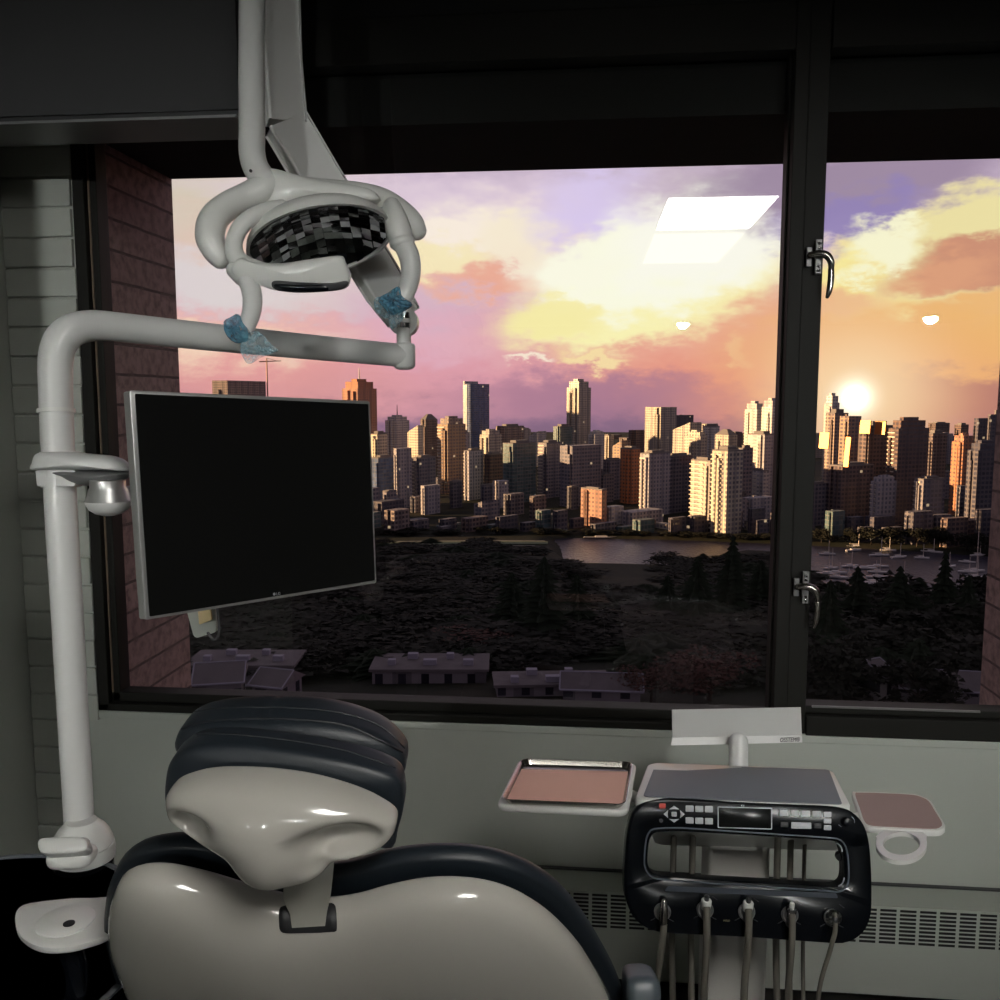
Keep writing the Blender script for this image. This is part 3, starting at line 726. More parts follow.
pad_o = [(106, 925), (106, 900), (111, 872), (125, 850), (146, 839), (180, 834.5), (215, 838), (250, 850), (300, 864), (345, 863), (385, 852), (420, 847), (455, 846), (490, 850), (522, 860), (552, 878), (578, 905), (600, 940), (616, 972), (626, 1004), (631, 1045), (630, 1090), (612, 1140), (570, 1178), (480, 1196), (300, 1196), (205, 1175), (160, 1115), (141, 1055), (128, 1000), (114, 962)]
m = MB(); pillow(m, SH(pad_o, 1, 6), (365, 1020), cp - cn * .045, cn, .018, .05, .008, 10, 160); m.build('back_cushion', M['navy'], ch, 70)
T_sh = bvh(sh)
# slot and headrest bracket
h0, hn = hitpx(T_sh, 308, 919)
slp = [(283, 906), (300, 904.5), (330, 903), (334.5, 904.5), (336, 909), (337, 925), (336.5, 930), (333, 932), (300, 933), (284, 933), (280, 930), (279, 924), (279, 911)]
sl_ = smooth_outline(slp, 60); m = MB(); LL = []
for k_ in (1.0, .97, .75, .5, .25, .02):
    l_ = []
    for x, y in sl_:
        x2, y2 = 308 + (x - 308) * k_, 918.5 + (y - 918.5) * k_; hh, n2_ = hitpx(T_sh, x2, y2); l_.append(hh + n2_ * (.0002 if k_ == 1.0 else .0014))
    LL.append(l_)
m.loops(LL, True, False, True); m.build('slot', M['ink'], sh, 60)
m = MB(); L0 = []
path = [((285, 856), (335, 850), .030), ((284, 876), (333.5, 868), .028), ((283, 898), (331, 892), .022), ((285, 904), (330, 899), .016), ((290, 914), (327, 911), .009), ((292, 928), (325, 926), .005)]
la, lb = [], []
for (l, r2, o_) in path:
    a_, _ = hitpx(T_sh, l[0], max(l[1], 903)) ; 
    pa = onpl(l[0], l[1], h0 + hn * o_, hn); pb = onpl(r2[0], r2[1], h0 + hn * o_, hn); la.append(pa); lb.append(pb)
m.loops([[la[i], lb[i], lb[i] - hn * .004, la[i] - hn * .004] for i in range(len(la))], True, True, True)
m.build('headrest_bracket', pr('bracket_grey', srgb(150, 148, 140), .35, metal=.2), ch, 50)
# headrest
hp = P(288, 800, 1.0) ; hnm = nrm(radians(8))
hs = [(168.5, 791), (175, 782), (186, 776.5), (206, 771.5), (232, 770), (275, 772), (320, 779), (362, 793), (386, 806), (398, 816), (399, 826), (395, 836), (386, 845), (370, 852), (348, 857), (336, 862), (326, 874), (312, 882.5), (292, 885.5), (268, 883.5), (250, 874), (238, 860), (228, 849), (205, 839), (186, 829), (172, 817), (168, 803)]
def hfn(a, b):
    g = lambda x, y, sx, sy: math.exp(-(((a - x) / sx) ** 2 + ((b - y) / sy) ** 2) ** 1.6)
    dl = g(195, 812, 24, 15); drr = g(345, 822, 38, 16); d2 = g(322, 842, 17, 14)
    ridge = g(262, 850, 34, 60)
    return -.030 * dl - .034 * drr - .010 * d2 + .012 * ridge
m = MB(); hs = [(286 + (x - 286) * .985, y if y < 780 else 780 + (y - 780) * .89) for x, y in hs]
pillow(m, hs, (284, 812), hp, hnm, .05, .02, .004, 22, 200, fn=hfn, e=.75); hso = m.build('headrest_shell', M['shell'], ch, 80)
cb = [(167, 792), (167, 772), (171, 754), (181, 742), (200, 734), (235, 733), (290, 739), (340, 747), (380, 757), (402, 768), (408, 784), (407, 802), (401, 822), (397, 836), (375, 832), (300, 815), (220, 805), (175, 806)]
m = MB(); pillow(m, [(288 + (x - 288) * .975, y + 3) for x, y in cb], (288, 784), hp - hnm * .055, hnm, .02, .03, .014, 10, 128, e=.8); hc = m.build('headrest_cushion', M['navy'], ch, 80)
ct = [(178, 722), (184, 712), (197, 705), (225, 701), (255, 699.5), (266, 701.5), (276, 700), (310, 701), (345, 706), (378, 716), (398, 728), (409, 742), (409, 754), (404, 760), (385, 757), (340, 748), (290, 740), (235, 735), (200, 735), (182, 737), (177, 730)]
m = MB(); pillow(m, [(293 + (x - 293) * .98, y + 9) for x, y in ct], (290, 730), hp - hnm * .125, hnm, .03, .05, .012, 10, 128, e=.7); m.build('headrest_roll', M['navy'], ch, 80)
# seams
def seam(pts, d0, nn, mat, par, r=.0011, name='seam'):
    m = MB(); m.tube([onpl(x, y, d0, nn) for x, y in pts], r, 8, 6); return m.build(name, mat, par)
M['seam'] = pr('seam_dark', (.008, .01, .013, 1), .5)
def seam_on(tree, pts, mat, par, r=.0012, name='seam'):
    L = []
    pz = catmull([V((x, y, 0)) for x, y in pts], [0] * len(pts), 6)[0]
    for q_ in pz:
        h, nn2 = hitpx(tree, q_.x, q_.y)
        if h is not None: L.append(h + nn2 * .0002)
    if len(L) > 2:
        m = MB(); m.tube(L, r, 8, 1); return m.build(name, mat, par)
tc_ = bvh(hc); seam_on(tc_, [(184, 736), (215, 734), (250, 736), (300, 742), (350, 752), (395, 768)], M['seam'], hc)
tr_ = bvh(bpy.data.objects['headrest_roll'])
hr = bpy.data.objects['headrest_roll']
seam_on(tr_, [(181, 719), (195, 712), (230, 708), (290, 708), (340, 713), (380, 726), (404, 748)], M['seam'], hr)
seam_on(tr_, [(182, 729), (205, 722), (250, 719), (300, 720), (350, 727), (402, 752)], M['seam'], hr, .0016)
m = MB(); m.tube([hp - hnm * .03, onpl(309, 862, h0 + hn * .024, hn)], [.012, .012], 10, 1); m.build('headrest_post', M['mgrey'], ch)
# seat, leg rest, arm pad and base (mostly hidden by the back)
lowb = onpl(365, 1170, cp, cn); lowb.y = min(lowb.y, 1.42)
m = MB(); m.slab(rr([V((-.50, lowb.y - .03, .46)), V((0.02, lowb.y - .03, .46)), V((0.02, lowb.y + .40, .44)), V((-.50, lowb.y + .40, .44))], .05), V((0, 0, -.10)), .03); m.build('seat', M['navy'], ch, 60)
ye = lowb.y + .62
m = MB(); m.slab(rr([V((-.44, lowb.y + .37, .43)), V((-.06, lowb.y + .37, .43)), V((-.12, ye, .16)), V((-.38, ye, .16))], .05), V((0, 0, -.08)), .025); m.build('leg_rest', M['navy'], ch, 60)
m = MB(); m.bb(-.36, -.12, lowb.y + .02, lowb.y + .34, .03, .42); m.build('chair_column', M['white'], ch, 40, bevel=.03)
m = MB(); m.slab(rr([V((-.47, lowb.y - .12, .0)), V((.0, lowb.y - .12, .0)), V((-.02, lowb.y + .5, .0)), V((-.45, lowb.y + .5, .0))], .08), V((0, 0, .04)), .012); m.build('chair_base', M['white'], ch, 60)
ap = [(625, 980), (629, 973), (640, 971.5), (652, 972.5), (658, 980), (659, 1000), (659, 1040), (652, 1062), (634, 1062), (626, 1040), (624.5, 1000)]
m = MB(); pillow(m, ap, (641, 1010), P(641, 1010, 1.25), nrm(radians(-15)), .02, .06, .012, 8, 64, e=.7); m.build('arm_pad', pr('arm_pad_slate', srgb(74, 82, 88), .4), ch, 70)
apc = P(641, 1055, 1.28)
m = MB(); m.tube([apc, V((apc.x - .02, apc.y, .60)), V((-.02, lowb.y + .1, .42))], [.018, .018, .02], 12, 5); m.build('arm_bracket', M['white'], ch)
# ---------- delivery unit
dl = thing('delivery_unit', V((P(738, 900, 1.85).x, P(738, 900, 1.85).y, 0)), 'white dental delivery cart with black framed control panel, tray top and hose hangers', 'dental cart')
dF, dB = 1.66, 1.84
# top body
tb = [P(640, 763, dB), P(837, 773, dB), P(853, 808, dF), P(632, 800, dF)]
tb = [P(648, 762, dB), P(833, 769, dB), P(852, 806, dF), P(634, 799, dF)]
m = MB(); m.slab(rr(tb, [.02, .02, .02, .02]), V((0, 0, -.05)), .006); body = m.build('top_body', M['white'], dl, 60)
gmq = [P(655.5, 765.5, dB - .006), P(829, 771, dB - .006), P(842.5, 806, dF + .004), P(643, 797.5, dF + .004)]
m = MB(); m.slab(rr([p + V((0, 0, .0012)) for p in gmq], .008), V((0, 0, .002)), .0006); m.build('top_mat', M['greymat'], dl)
m = MB(); m.tube([P(649.5, 797, dF + .01) + V((0, 0, .0015)), P(660, 766, dB - .01) + V((0, 0, .0015))], .0006, 6, 1); m.build('mat_line', M['mgrey'], dl)
# control panel frame
pn = (-FH + UZ * .22).normalized()
pp0 = P(750, 870, 1.645)
outer_px = [(628, 800), (857, 806), (876, 951), (622, 936)]
def pq(x, y, o_=0): return onpl(x, y, pp0, pn) + pn * o_
outer = [(649, 801), (669, 799.3), (700, 800.5), (750, 803.2), (800, 805.2), (832, 806.6), (848, 810), (859, 818), (866, 829), (870, 845), (872, 870), (872.5, 895), (871.5, 915), (866, 930), (855, 940), (842, 944), (828, 943.5), (790, 941), (750, 938), (700, 935.5), (662, 933), (646, 928), (634, 918), (627, 903), (624, 885), (625, 860), (627, 835), (632, 815), (639, 806)]
inner = [(661, 832.5), (680, 832), (700, 833), (750, 836), (800, 839), (825, 840.5), (836, 842), (841.5, 847), (844, 855), (845, 866), (845, 876), (843, 883), (836, 887), (825, 886.5), (800, 885), (750, 882), (700, 879), (672, 877), (658, 875.5), (651, 871), (648, 864), (648, 855), (649, 845), (650.5, 839), (654, 834)]
c0_ = (748, 860)
def polar(ol, c, N):
    pts = smooth_outline(ol, 400); res = []
    ang = [(atan2(y - c[1], x - c[0]), x, y) for x, y in pts]
    for i in range(N):
        # angles chosen uniformly around the outer rectangle
        th = i / N * 2 * pi
        # aspect warp so the points spread on long shape
        u = (cos(th), sin(th) * .45); t0 = atan2(u[1], u[0])
        best = min(ang, key=lambda q_: abs((q_[0] - t0 + pi) % (2 * pi) - pi)); res.append((best[1], best[2]))
    return res
N_ = 160
po, pi_ = polar(outer, c0_, N_), polar(inner, c0_, N_)
cen = pq(748, 868)
def lp_(pts, o_, shrink=0.): 
    return [pq(x, y, o_) + (cen - pq(x, y, o_)).normalized() * shrink for x, y in pts]
m = MB()
m.loops([lp_(po, -.03, .003), lp_(po, -.026), lp_(po, -.004), lp_(po, -.001, .0015), lp_(po, 0, .005), lp_(pi_, 0, -.006), lp_(pi_, -.001, -.002), lp_(pi_, -.004, 0), lp_(pi_, -.03, 0), lp_(po, -.03, .003)], True)
cpn = m.build('control_panel', M['black'], dl, 50)
# rounded lip around the opening, its highlight put into the pale colour
m = MB()
def ringtube(px_pts, off, r, name, mat, par, closed=True):
    m = MB(); L = [pq(x, y, off) for x, y in px_pts]
    if closed: L = L + [L[0]]
    m.tube(L, r, 8, 1, caps=None if closed else 'round'); return m.build(name, mat, par)
lip = [(748 + (x - 748) * 1.035, 859 + (y - 859) * 1.16) for x, y in smooth_outline(inner, 120)]
ringtube(lip, .0008, .0016, 'opening_lip', pr('lip_highlight_grey', srgb(96, 102, 112), .25), cpn)
m = MB(); m.slab(rr([pq(668, 885.5, .0004), pq(836, 893, .0004), pq(838, 898, .0004), pq(664, 891, .0004)], .003), pn * .001); m.build('lower_bevel', pr('bevel_grey', srgb(70, 75, 84), .25), cpn)
def plate(x0, y0, x1, y1, mat, name, par, h=.0016, r=.0014, tilt=.024, lift=.0006):
    """button on the panel; tilt follows the panel's slope to the right"""
    f = lambda x, y: pq(x, y + tilt * (x - x0), lift)
    m = MB(); m.slab(rr([f(x0, y0), f(x1, y0), f(x1, y1), f(x0, y1)], r, 3), pn * h, .0004); return m.build(name, mat, par)
def btn(x0, y0, w, h, mat=None, name='button'): return plate(x0, y0, x0 + w, y0 + h, mat or M['button'], name, cpn)
btn(659, 803, 6.5, 5, M['red'], 'power_button')
for i in range(3):
    btn(685.5 + i * 9.6, 805.2 + i * .3, 8, 6.2); btn(685.5 + i * 9.6, 817.0 + i * .4, 8, 6.2)
# direction pad
dpx, dpy = 674, 814
for a_ in range(4):
    th = a_ * pi / 2; c_, s_ = cos(th), sin(th)
    pts = [(6, -5), (10.5, 0), (6, 5), (6.5, 0)]
    L = [pq(dpx + (x * c_ - y * s_), dpy + (x * s_ + y * c_) * .8, .0006) for x, y in pts]
    m = MB(); m.slab(L, pn * .0012); m.build('direction_button', M['button'], cpn, None)
btn(671.4, 811.6, 5.2, 4.6)
m = MB(); m.lathe([(.0035, 0), (.0035, .0012)], pq(661, 820.5, .0004), pn, 20); m.build('small_ring_button', M['dgrey'], cpn)
plate(717.5, 806.2, 772, 827.8, M['paleink'], 'display_frame', cpn, .0006, .002, .03)
plate(718.6, 807.3, 770.9, 826.8, pr('display_glass', (.008, .009, .009, 1), .2), 'display', cpn, .0012, .0015, .03)
text_mesh('K3', .0052, pq(741, 806.6, .0008), RT, UP, M['paleink'], cpn, 'model_lettering')
for i in range(4): btn(779.2 + i * 11, 809.6 + i * .35, 8.6, 6)
for i in range(3): btn(823.5, 811.6 + i * 6.6, 7.5, 5)
btn(791, 821.8, 20, 6.4)
btn(780.5, 821.9, 7.5, 5, M['dgrey']); btn(813.5, 823.0, 7.5, 5, M['dgrey'])
for (x, y, s_) in ((688, 810, '+'), (698, 810, '*'), (708, 811, 'o'), (688, 822, '='), (698, 822, 'o'), (708, 823, '-'), (782, 814.5, '*'), (793.3, 814.8, '#'), (804.5, 815, '='), (815.5, 815.5, 'o'), (794, 827.2, '-'), (804, 827.4, '+')):
    pass
# dial at upper right
dc_ = pq(846, 821.5, .0006)
m = MB(); m.lathe([(.0085, 0), (.0085, .0015), (.0065, .009), (.001, .0095)], dc_, pn, 24); m.build('dial', M['black'], cpn)
for a0 in (-2.6, -.2):
    L = [dc_ + RT * cos(a0 + j * .13) * .0155 + UP * sin(a0 + j * .13) * .0115 for j in range(9)]
    m = MB(); m.tube(L, .0005, 6, 1); m.build('dial_mark', M['paleink'], cpn)
# highlight clips round the hoses and hangers
yel = pr('yellow_print', srgb(200, 190, 130), .5)
text_mesh('HOLD', .0042, pq(723, 921, .0012), RT - UP * .05, UP, yel, cpn, 'hanger_lettering', shear=.3)
for (x, y) in ((839, 846), (841, 883)):
    s_ = 1 if y < 860 else -1
    L = [pq(x - 4 + 7 * cos(a_), y + s_ * (6 - 9 * sin(a_)), .001) for a_ in [0.1 + j * .18 for j in range(8)]]
    m = MB(); m.tube(L, .0011, 6, 1); m.build('corner_mark', M['paleink'], cpn)
# hanger rings
hang = [(662, 911), (704.5, 909), (746, 911), (789, 914), (831.5, 917)]
names = ['leftmost', 'second from left', 'middle', 'fourth from left', 'rightmost']
for (x, y) in hang:
    m = MB(); m.lathe([(.0105, 0), (.0150, .001), (.0155, .005), (.0130, .008), (.0105, .006), (.0105, .0)], pq(x, y, .0005), pn, 28); m.build('hanger_ring', M['mgrey'], cpn)
    for (dx, dy, rr_) in ((10, -11, -.8), (-9, 8, -.6), (9, 9, .6)):
        if x < 670 and dx > 0 and dy < 0: continue
        L = [pq(x + dx - 2, y + dy - 2 * rr_ * (1 if dy > 0 else -1), .0008), pq(x + dx + 2.4, y + dy + 2 * rr_ * (1 if dy > 0 else -1), .0008)]
        m = MB(); m.tube(L, .0007, 6, 1); m.build('position_mark', M['dgrey'], cpn)
# notches under hangers (cut look: small dark hose outlets)
# hoses
rets = [(672, 1.80), (691, 1.79), (776, 1.80), (789, 1.82), (803, 1.84)]
downs = [(655, 1000), (704, 1000), (744, 1000), (788, 1000), (818, 1000)]
rad = [.0062, .0066, .0068, .0062, .0042]
for i, (x, y) in enumerate(hang):
    hz = thing('handpiece_hose', pq(x, y, .015), ['grey hose with silver swivel tip, leftmost hanging from the black panel', 'grey hose with white ring connector, second from left under the black panel', 'grey hose with white ring connector, middle one under the black panel', 'grey hose with long white connector, fourth from left under the black panel', 'thin grey hose slanting from the round chrome socket, rightmost under the panel'][i], 'hose', 'hoses hanging from the control panel')
    dx, dy = downs[i]; rx, rd = rets[i]
    pts = [pq(x, y - 6, .016), pq(x, y + 10, .018), pq(x + (dx - x) * .3, 945, .016), P(dx, 1000, 1.64), P(dx + 2, 1080, 1.66), P((dx + rx) / 2, 1150, 1.71), P(rx + 2, 1080, 1.77), P(rx, 960, rd), P(rx + 1, 870, rd), P(rx + 2, 838, rd - .01)]
    if i == 0: pts[2] = pq(660, 945, .016)
    m = MB(); m.tube(pts, rad[i], 12, 8); m.build('hose', M['hose'], hz)
    ax_ = (pn * .35 + UP * .9).normalized()
    if i == 0:
        m = MB(); m.tube([pq(x - .5, y + 8, .017), pq(x, y - 4, .018), pq(x + .5, y - 13, .016)], [.008, .0075, .006], 14, 4); m.build('swivel_tip', M['steel'], hz)
    elif i < 4:
        yy = y - 8 if i < 3 else y - 6
        m = MB(); m.lathe([(.0085, -.012), (.009, -.004), (.0095, .0), (.0095, .006), (.0075, .0085)], pq(x, yy, .013), ax_, 20); m.build('connector_ring', M['chrome'] if i == 3 else M['white'], hz)
        m = MB(); m.lathe([(.0078, -.022), (.0085, -.006), (.008, -.002)], pq(x, yy + 5, .013), ax_, 16); m.build('connector_sleeve', M['dgrey'], hz)
        m = MB(); m.lathe([(.0042, .004), (.0046, .012), (.0046, .016), (.003, .018)], pq(x, yy, .013), ax_, 14); m.build('connector_tip', M['white'] if i == 3 else M['dgrey'], hz)
    else:
        m = MB(); m.lathe([(.014, .0), (.0145, .004), (.011, .007), (.009, .005), (.006, .009), (.001, .0095)], pq(x, y - 1, .008), pn, 28); m.build('socket', M['chrome'], hz)
        m = MB(); m.lathe([(.0042, .004), (.0048, .010), (.002, .012)], pq(x, y - 1, .012), pn, 14); m.build('socket_core', M['dgrey'], hz)
# rear body, support column and foot
m = MB(); m.slab(rr([P(644, 806, 1.70), P(852, 812, 1.70), P(845, 842, 1.86), P(655, 836, 1.86)], .02), V((0, 0, -.02)), .005); m.build('under_body', M['white'], dl, 60)
a_ = P(707, 845, 1.86); b_ = P(769, 845, 1.86); cx = (a_ + b_) / 2
m = MB(); m.box((cx.x, cx.y + .03, (.06 + cx.z) / 2 + .02), (.128, .07, cx.z - .06 + .03), (RT, FH, UZ)); m.build('cart_column', pr('cart_column_grey', srgb(205, 203, 198), .4), dl, None, bevel=.008)
m = MB(); m.slab(rr([cx + V((-.22, -.2, 0)) - V((0, 0, cx.z - .045)), cx + V((.22, -.2, 0)) - V((0, 0, cx.z - .045)), cx + V((.22, .2, 0)) - V((0, 0, cx.z - .045)), cx + V((-.22, .2, 0)) - V((0, 0, cx.z - .045))], .06), V((0, 0, .05)), .012); m.build('cart_base', M['white'], dl, 60)
for sx in (-.18, .18):
    for sy in (-.16, .16):
        m = MB(); m.lathe([(.022, -.01), (.026, -.005), (.026, .005), (.022, .01)], V((cx.x + sx, cx.y + sy, .026)), (1, 0, 0), 20); m.build('caster', M['dgrey'], dl)
m = MB(); m.lathe([(.006, 0), (.008, .004), (.008, .012), (.002, .014)], P(838, 854, 1.68), -FH, 16); m.build('latch_knob', M['ink'], dl)
# holder panel on post
m = MB(); pb = P(738.5, 768, 1.86); m.tube([pb, P(738.5, 741, 1.88)], [.0195, .0195], 24, 1, 'round'); m.build('holder_post', M['pole'], dl)
hq = [P(672, 709.5, 1.99), P(801, 707, 1.99), P(802, 735.6, 1.92), P(672.5, 738.0, 1.92)]
m = MB(); m.slab(hq, FH * .004 - UZ * .003); hb = m.build('holder_board', M['pole'], dl, None, bevel=.001)
hq2 = [P(672.5, 737.5, 1.92), P(802, 735, 1.92), P(802.5, 742.5, 1.915), P(671, 745.5, 1.915)]
m = MB(); m.slab(hq2, FH * .004); m.build('holder_lip', M['pole'], hb, None)
lr = (hq2[1] - hq2[0]).normalized()
text_mesh('OSSTEM\u00ae', .0135, P(779.5, 741.9, 1.9105), lr, UZ, M['ink'], hb, 'maker_lettering', shear=.2, xs=.72)
# ---------- stainless tray with pink liner (left)
th_ = thing('tray_holder', P(567, 800, 1.75), 'white flat holder arm carrying the steel tray left of the cart', 'tray holder')
zt_ = P(567, 785, 1.75).z
h4 = [onZ(519, 758.5, zt_), onZ(637, 762.5, zt_), onZ(628, 811, zt_), onZ(496, 805, zt_)]
m = MB(); m.slab(rr(h4, .02), V((0, 0, -.014)), .005); m.build('holder_plate', M['white'], th_, 60)
m = MB(); m.tube([(h4[1] + h4[2]) / 2 + V((-.02, 0, -.012)), P(660, 800, 1.72) + V((0, 0, -.02))], [.010, .012], 12, 1); m.build('holder_arm', M['white'], th_)
tr4 = [onZ(521, 761, zt_ + .012), onZ(633.5, 764.5, zt_ + .012), onZ(625.5, 808, zt_ + .004), onZ(500, 802.5, zt_ + .004)]
zt2 = zt_ + .012
tr4 = [onZ(521.5, 758.5, zt2), onZ(633, 762.0, zt2), onZ(625.5, 805.5, zt2), onZ(500.5, 800.3, zt2)]
cc_ = sum(tr4, V()) / 4
sc4 = lambda k_, z_: [V((cc_.x + (p.x - cc_.x) * k_, cc_.y + (p.y - cc_.y) * k_, z_)) for p in tr4]
tt = thing('instrument_tray', V((cc_.x, cc_.y, zt_ + .001)), 'shallow stainless steel tray with rolled rim on the white holder', 'tray')
m = MB(); m.loops([rr(sc4(.93, zt_ + .002), .014), rr(sc4(.985, zt2 - .001), .018), rr(sc4(1.0, zt2 + .001), .019), rr(sc4(.985, zt2 + .0015), .018), rr(sc4(.965, zt2 - .001), .017), rr(sc4(.925, zt_ + .0035), .014), ], True, True, True); m.build('tray_pan', M['steel'], tt, 50)
pl = thing('tray_liner', V((cc_.x, cc_.y, zt_ + .004)), 'pink paper liner lying in the steel tray', 'paper liner')
m = MB(); m.slab([V((p.x, p.y, zt_ + .0042)) for p in rr([onZ(519, 769.5, zt_ + .004), onZ(630.5, 772, zt_ + .004), onZ(622.5, 804, zt_ + .004), onZ(502.5, 799, zt_ + .004)], .006)], V((0, 0, .001))); m.build('paper_sheet', M['pink'], pl, None)
# ---------- side tray with cup ring (right)
z3 = P(900, 812, 1.72).z
st_ = thing('side_tray', P(900, 812, 1.72), 'small white rimmed side tray with cup ring on the right of the cart', 'tray')
ol = [(852, 793), (856, 791.5), (880, 792), (912, 793.8), (922, 796), (931, 801), (938, 812), (945, 824), (944, 828), (937, 830.5), (915, 829.8), (885, 828.2), (868, 826.5), (862, 822), (857, 808)]
def flat(ol_, z_, off, name, mat, par, N=100, bev=.002):
    lp2 = [onZ(x, y, z_) for x, y in smooth_outline(ol_, N)]; m = MB(); m.slab(lp2, V((0, 0, off)), bev); return m.build(name, mat, par, 50)
sto = flat(ol, z3, -.012, 'tray_plate', M['white'], st_)
sh_ = [(898 + (x - 898) * .93, 811 + (y - 811) * .92) for x, y in ol]
flat(sh_, z3 + .0006, .001, 'tray_inlay', M['pinkgrey'], st_, bev=0)
m = MB(); oc = (901.5, 843); L1, L2, L3, L4 = [], [], [], []
for j in range(64):
    a_ = 2 * pi * j / 64
    sx = 25.5 + (2 if sin(a_) < -.3 else 0); 
    o_ = onZ(oc[0] + sx * cos(a_), oc[1] + 17.5 * sin(a_), z3 - .003); i_ = onZ(oc[0] + 18.5 * cos(a_), oc[1] + .5 + 11.2 * sin(a_), z3 - .003)
    L1.append(o_); L2.append(i_); L3.append(i_ - V((0, 0, .008))); L4.append(o_ - V((0, 0, .008)))
m.loops([L1, L2, L3, L4, L1], True); m.build('cup_ring', M['white'], st_, 40)
m = MB(); m.tube([onZ(868, 815, z3 - .014), P(846, 812, 1.70) + V((0, 0, -.02))], [.010, .012], 12, 1); m.build('tray_arm', M['white'], st_)
# ================================================================== SKY
def azel(px, py):
    r = ray(px, py).normalized(); return atan2(r.x, r.y), math.asin(r.z)
w = bpy.data.worlds.new('evening_sky'); sc.world = w; w.use_nodes = True
t = NT(w.node_tree); t.n.clear()
wo = t.node('ShaderNodeOutputWorld'); bg = t.node('ShaderNodeBackground'); t.l.new(bg.outputs[0], wo.inputs[0])
tc = t.node('ShaderNodeTexCoord').outputs['Generated']
sp_ = t.node('ShaderNodeSeparateXYZ'); t.l.new(tc, sp_.inputs[0])
AZ = t.math('ARCTAN2', sp_.outputs[0], sp_.outputs[1]); EL = t.math('ARCSINE', sp_.outputs[2])
sv = t.node('ShaderNodeMapping'); sv.inputs['Scale'].default_value = (1, 1, 2.2); t.l.new(tc, sv.inputs[0])
n1 = t.math('SUBTRACT', t.noise(sv.outputs[0], 9, 6, .62), .5)
n2 = t.math('SUBTRACT', t.noise(sv.outputs[0], 26, 5, .6), .5)
n3 = t.math('SUBTRACT', t.noise(sv.outputs[0], 4.5, 4, .5), .5)
AZn = t.math('ADD', AZ, t.math('MULTIPLY', n1, .10)); ELn = t.math('ADD', EL, t.math('MULTIPLY_ADD', n2, .03, t.math('MULTIPLY', n3, .05)))
def E(py): return azel(600, py)[1]
ramp = t.node('ShaderNodeValToRGB'); el = ramp.color_ramp
lo, hi = E(470), E(120)
stops = [(470, (112, 90, 112)), (425, (140, 108, 134)), (398, (176, 126, 146)), (370, (214, 146, 154)), (335, (232, 168, 166)), (290, (222, 176, 190)), (245, (222, 198, 226)), (200, (216, 194, 216)), (150, (196, 178, 196))]
while len(el.elements) > 1: el.elements.remove(el.elements[0])
first = True
for py, c in stops:
    pos = (E(py) - lo) / (hi - lo)
    if first: e_ = el.elements[0]; e_.position = pos; first = False
    else: e_ = el.elements.new(pos)
    e_.color = srgb(*c)
t.l.new(t.mr(ELn, lo, hi, smooth=False), ramp.inputs[0])
colr = ramp.outputs[0]
def blob(px, py, rx, ry, c, k=1., soft=.5, tilt=0., warp=1., rough=.9):
    """soft cloud patch centred at a direction"""
    global colr
    a0, e0 = azel(px, py)
    A = t.math('SUBTRACT', t.math('ADD', AZ, t.math('MULTIPLY', n1, .10 * warp)), a0)
    B = t.math('SUBTRACT', t.math('ADD', EL, t.math('MULTIPLY_ADD', n2, .065 * warp, t.math('MULTIPLY', n1, .06 * warp))), e0)
    ct, s_ = cos(tilt), sin(tilt)
    u = t.math('DIVIDE', t.math('ADD', t.math('MULTIPLY', A, ct), t.math('MULTIPLY', B, s_)), rx / FP)
    v = t.math('DIVIDE', t.math('SUBTRACT', t.math('MULTIPLY', B, ct), t.math('MULTIPLY', A, s_)), ry / FP)
    r = t.math('SQRT', t.math('ADD', t.math('MULTIPLY', u, u), t.math('MULTIPLY', v, v)))
    f = t.mr(r, 1 + soft, 1 - soft, 0, k)
    colr = t.mix(f, colr, srgb(*c))
B = blob
# left pane
B(240, 215, 130, 55, (216, 204, 182), .9, .6)
B(330, 260, 150, 40, (232, 190, 178), .7, .6)
B(200, 280, 90, 26, (222, 214, 216), .85, .5)
B(210, 345, 120, 20, (250, 226, 196), .8, .6)
B(300, 385, 200, 26, (240, 168, 160), .6, .7)
B(330, 300, 120, 18, (222, 212, 212), .7, .5)
B(415, 310, 70, 22, (216, 176, 196), .8, .6)
B(480, 372, 110, 40, (224, 160, 176), .7, .7)
B(500, 250, 78, 40, (240, 196, 186), .9, .4)
B(470, 226, 85, 28, (253, 240, 226), .95, .4)
B(430, 262, 60, 16, (250, 236, 190), .9, .5)
B(520, 240, 38, 28, (250, 236, 212), .9, .35)
B(500, 284, 70, 12, (238, 172, 150), .9, .6)
B(600, 212, 66, 36, (220, 204, 240), .95, .5)
B(380, 195, 150, 18, (226, 206, 220), .8, .6)
B(450, 340, 120, 22, (226, 178, 196), .7, .6)
B(740, 195, 90, 26, (206, 186, 196), .7, .6)
# big salmon underside and middle cloud
B(700, 345, 170, 34, (238, 172, 150), .9, .6)
B(740, 380, 120, 26, (232, 150, 132), .8, .7)
B(600, 395, 130, 18, (168, 122, 146), .8, .6)
B(655, 294, 138, 42, (253, 244, 184), 1., .28, radians(12))
B(645, 268, 116, 40, (255, 253, 230), 1., .3, radians(8))
B(578, 272, 32, 20, (255, 252, 232), 1., .3)
B(560, 318, 42, 16, (250, 238, 170), .9, .4)
B(700, 240, 80, 46, (255, 252, 240), .95, .4)
B(590, 360, 34, 8, (250, 226, 170), .9, .5)
B(525, 362, 18, 5, (252, 236, 214), .9, .5)
B(744, 348, 10, 12, (252, 232, 176), .9, .5, .4)
B(770, 350, 60, 40, (238, 176, 140), .6, .7)
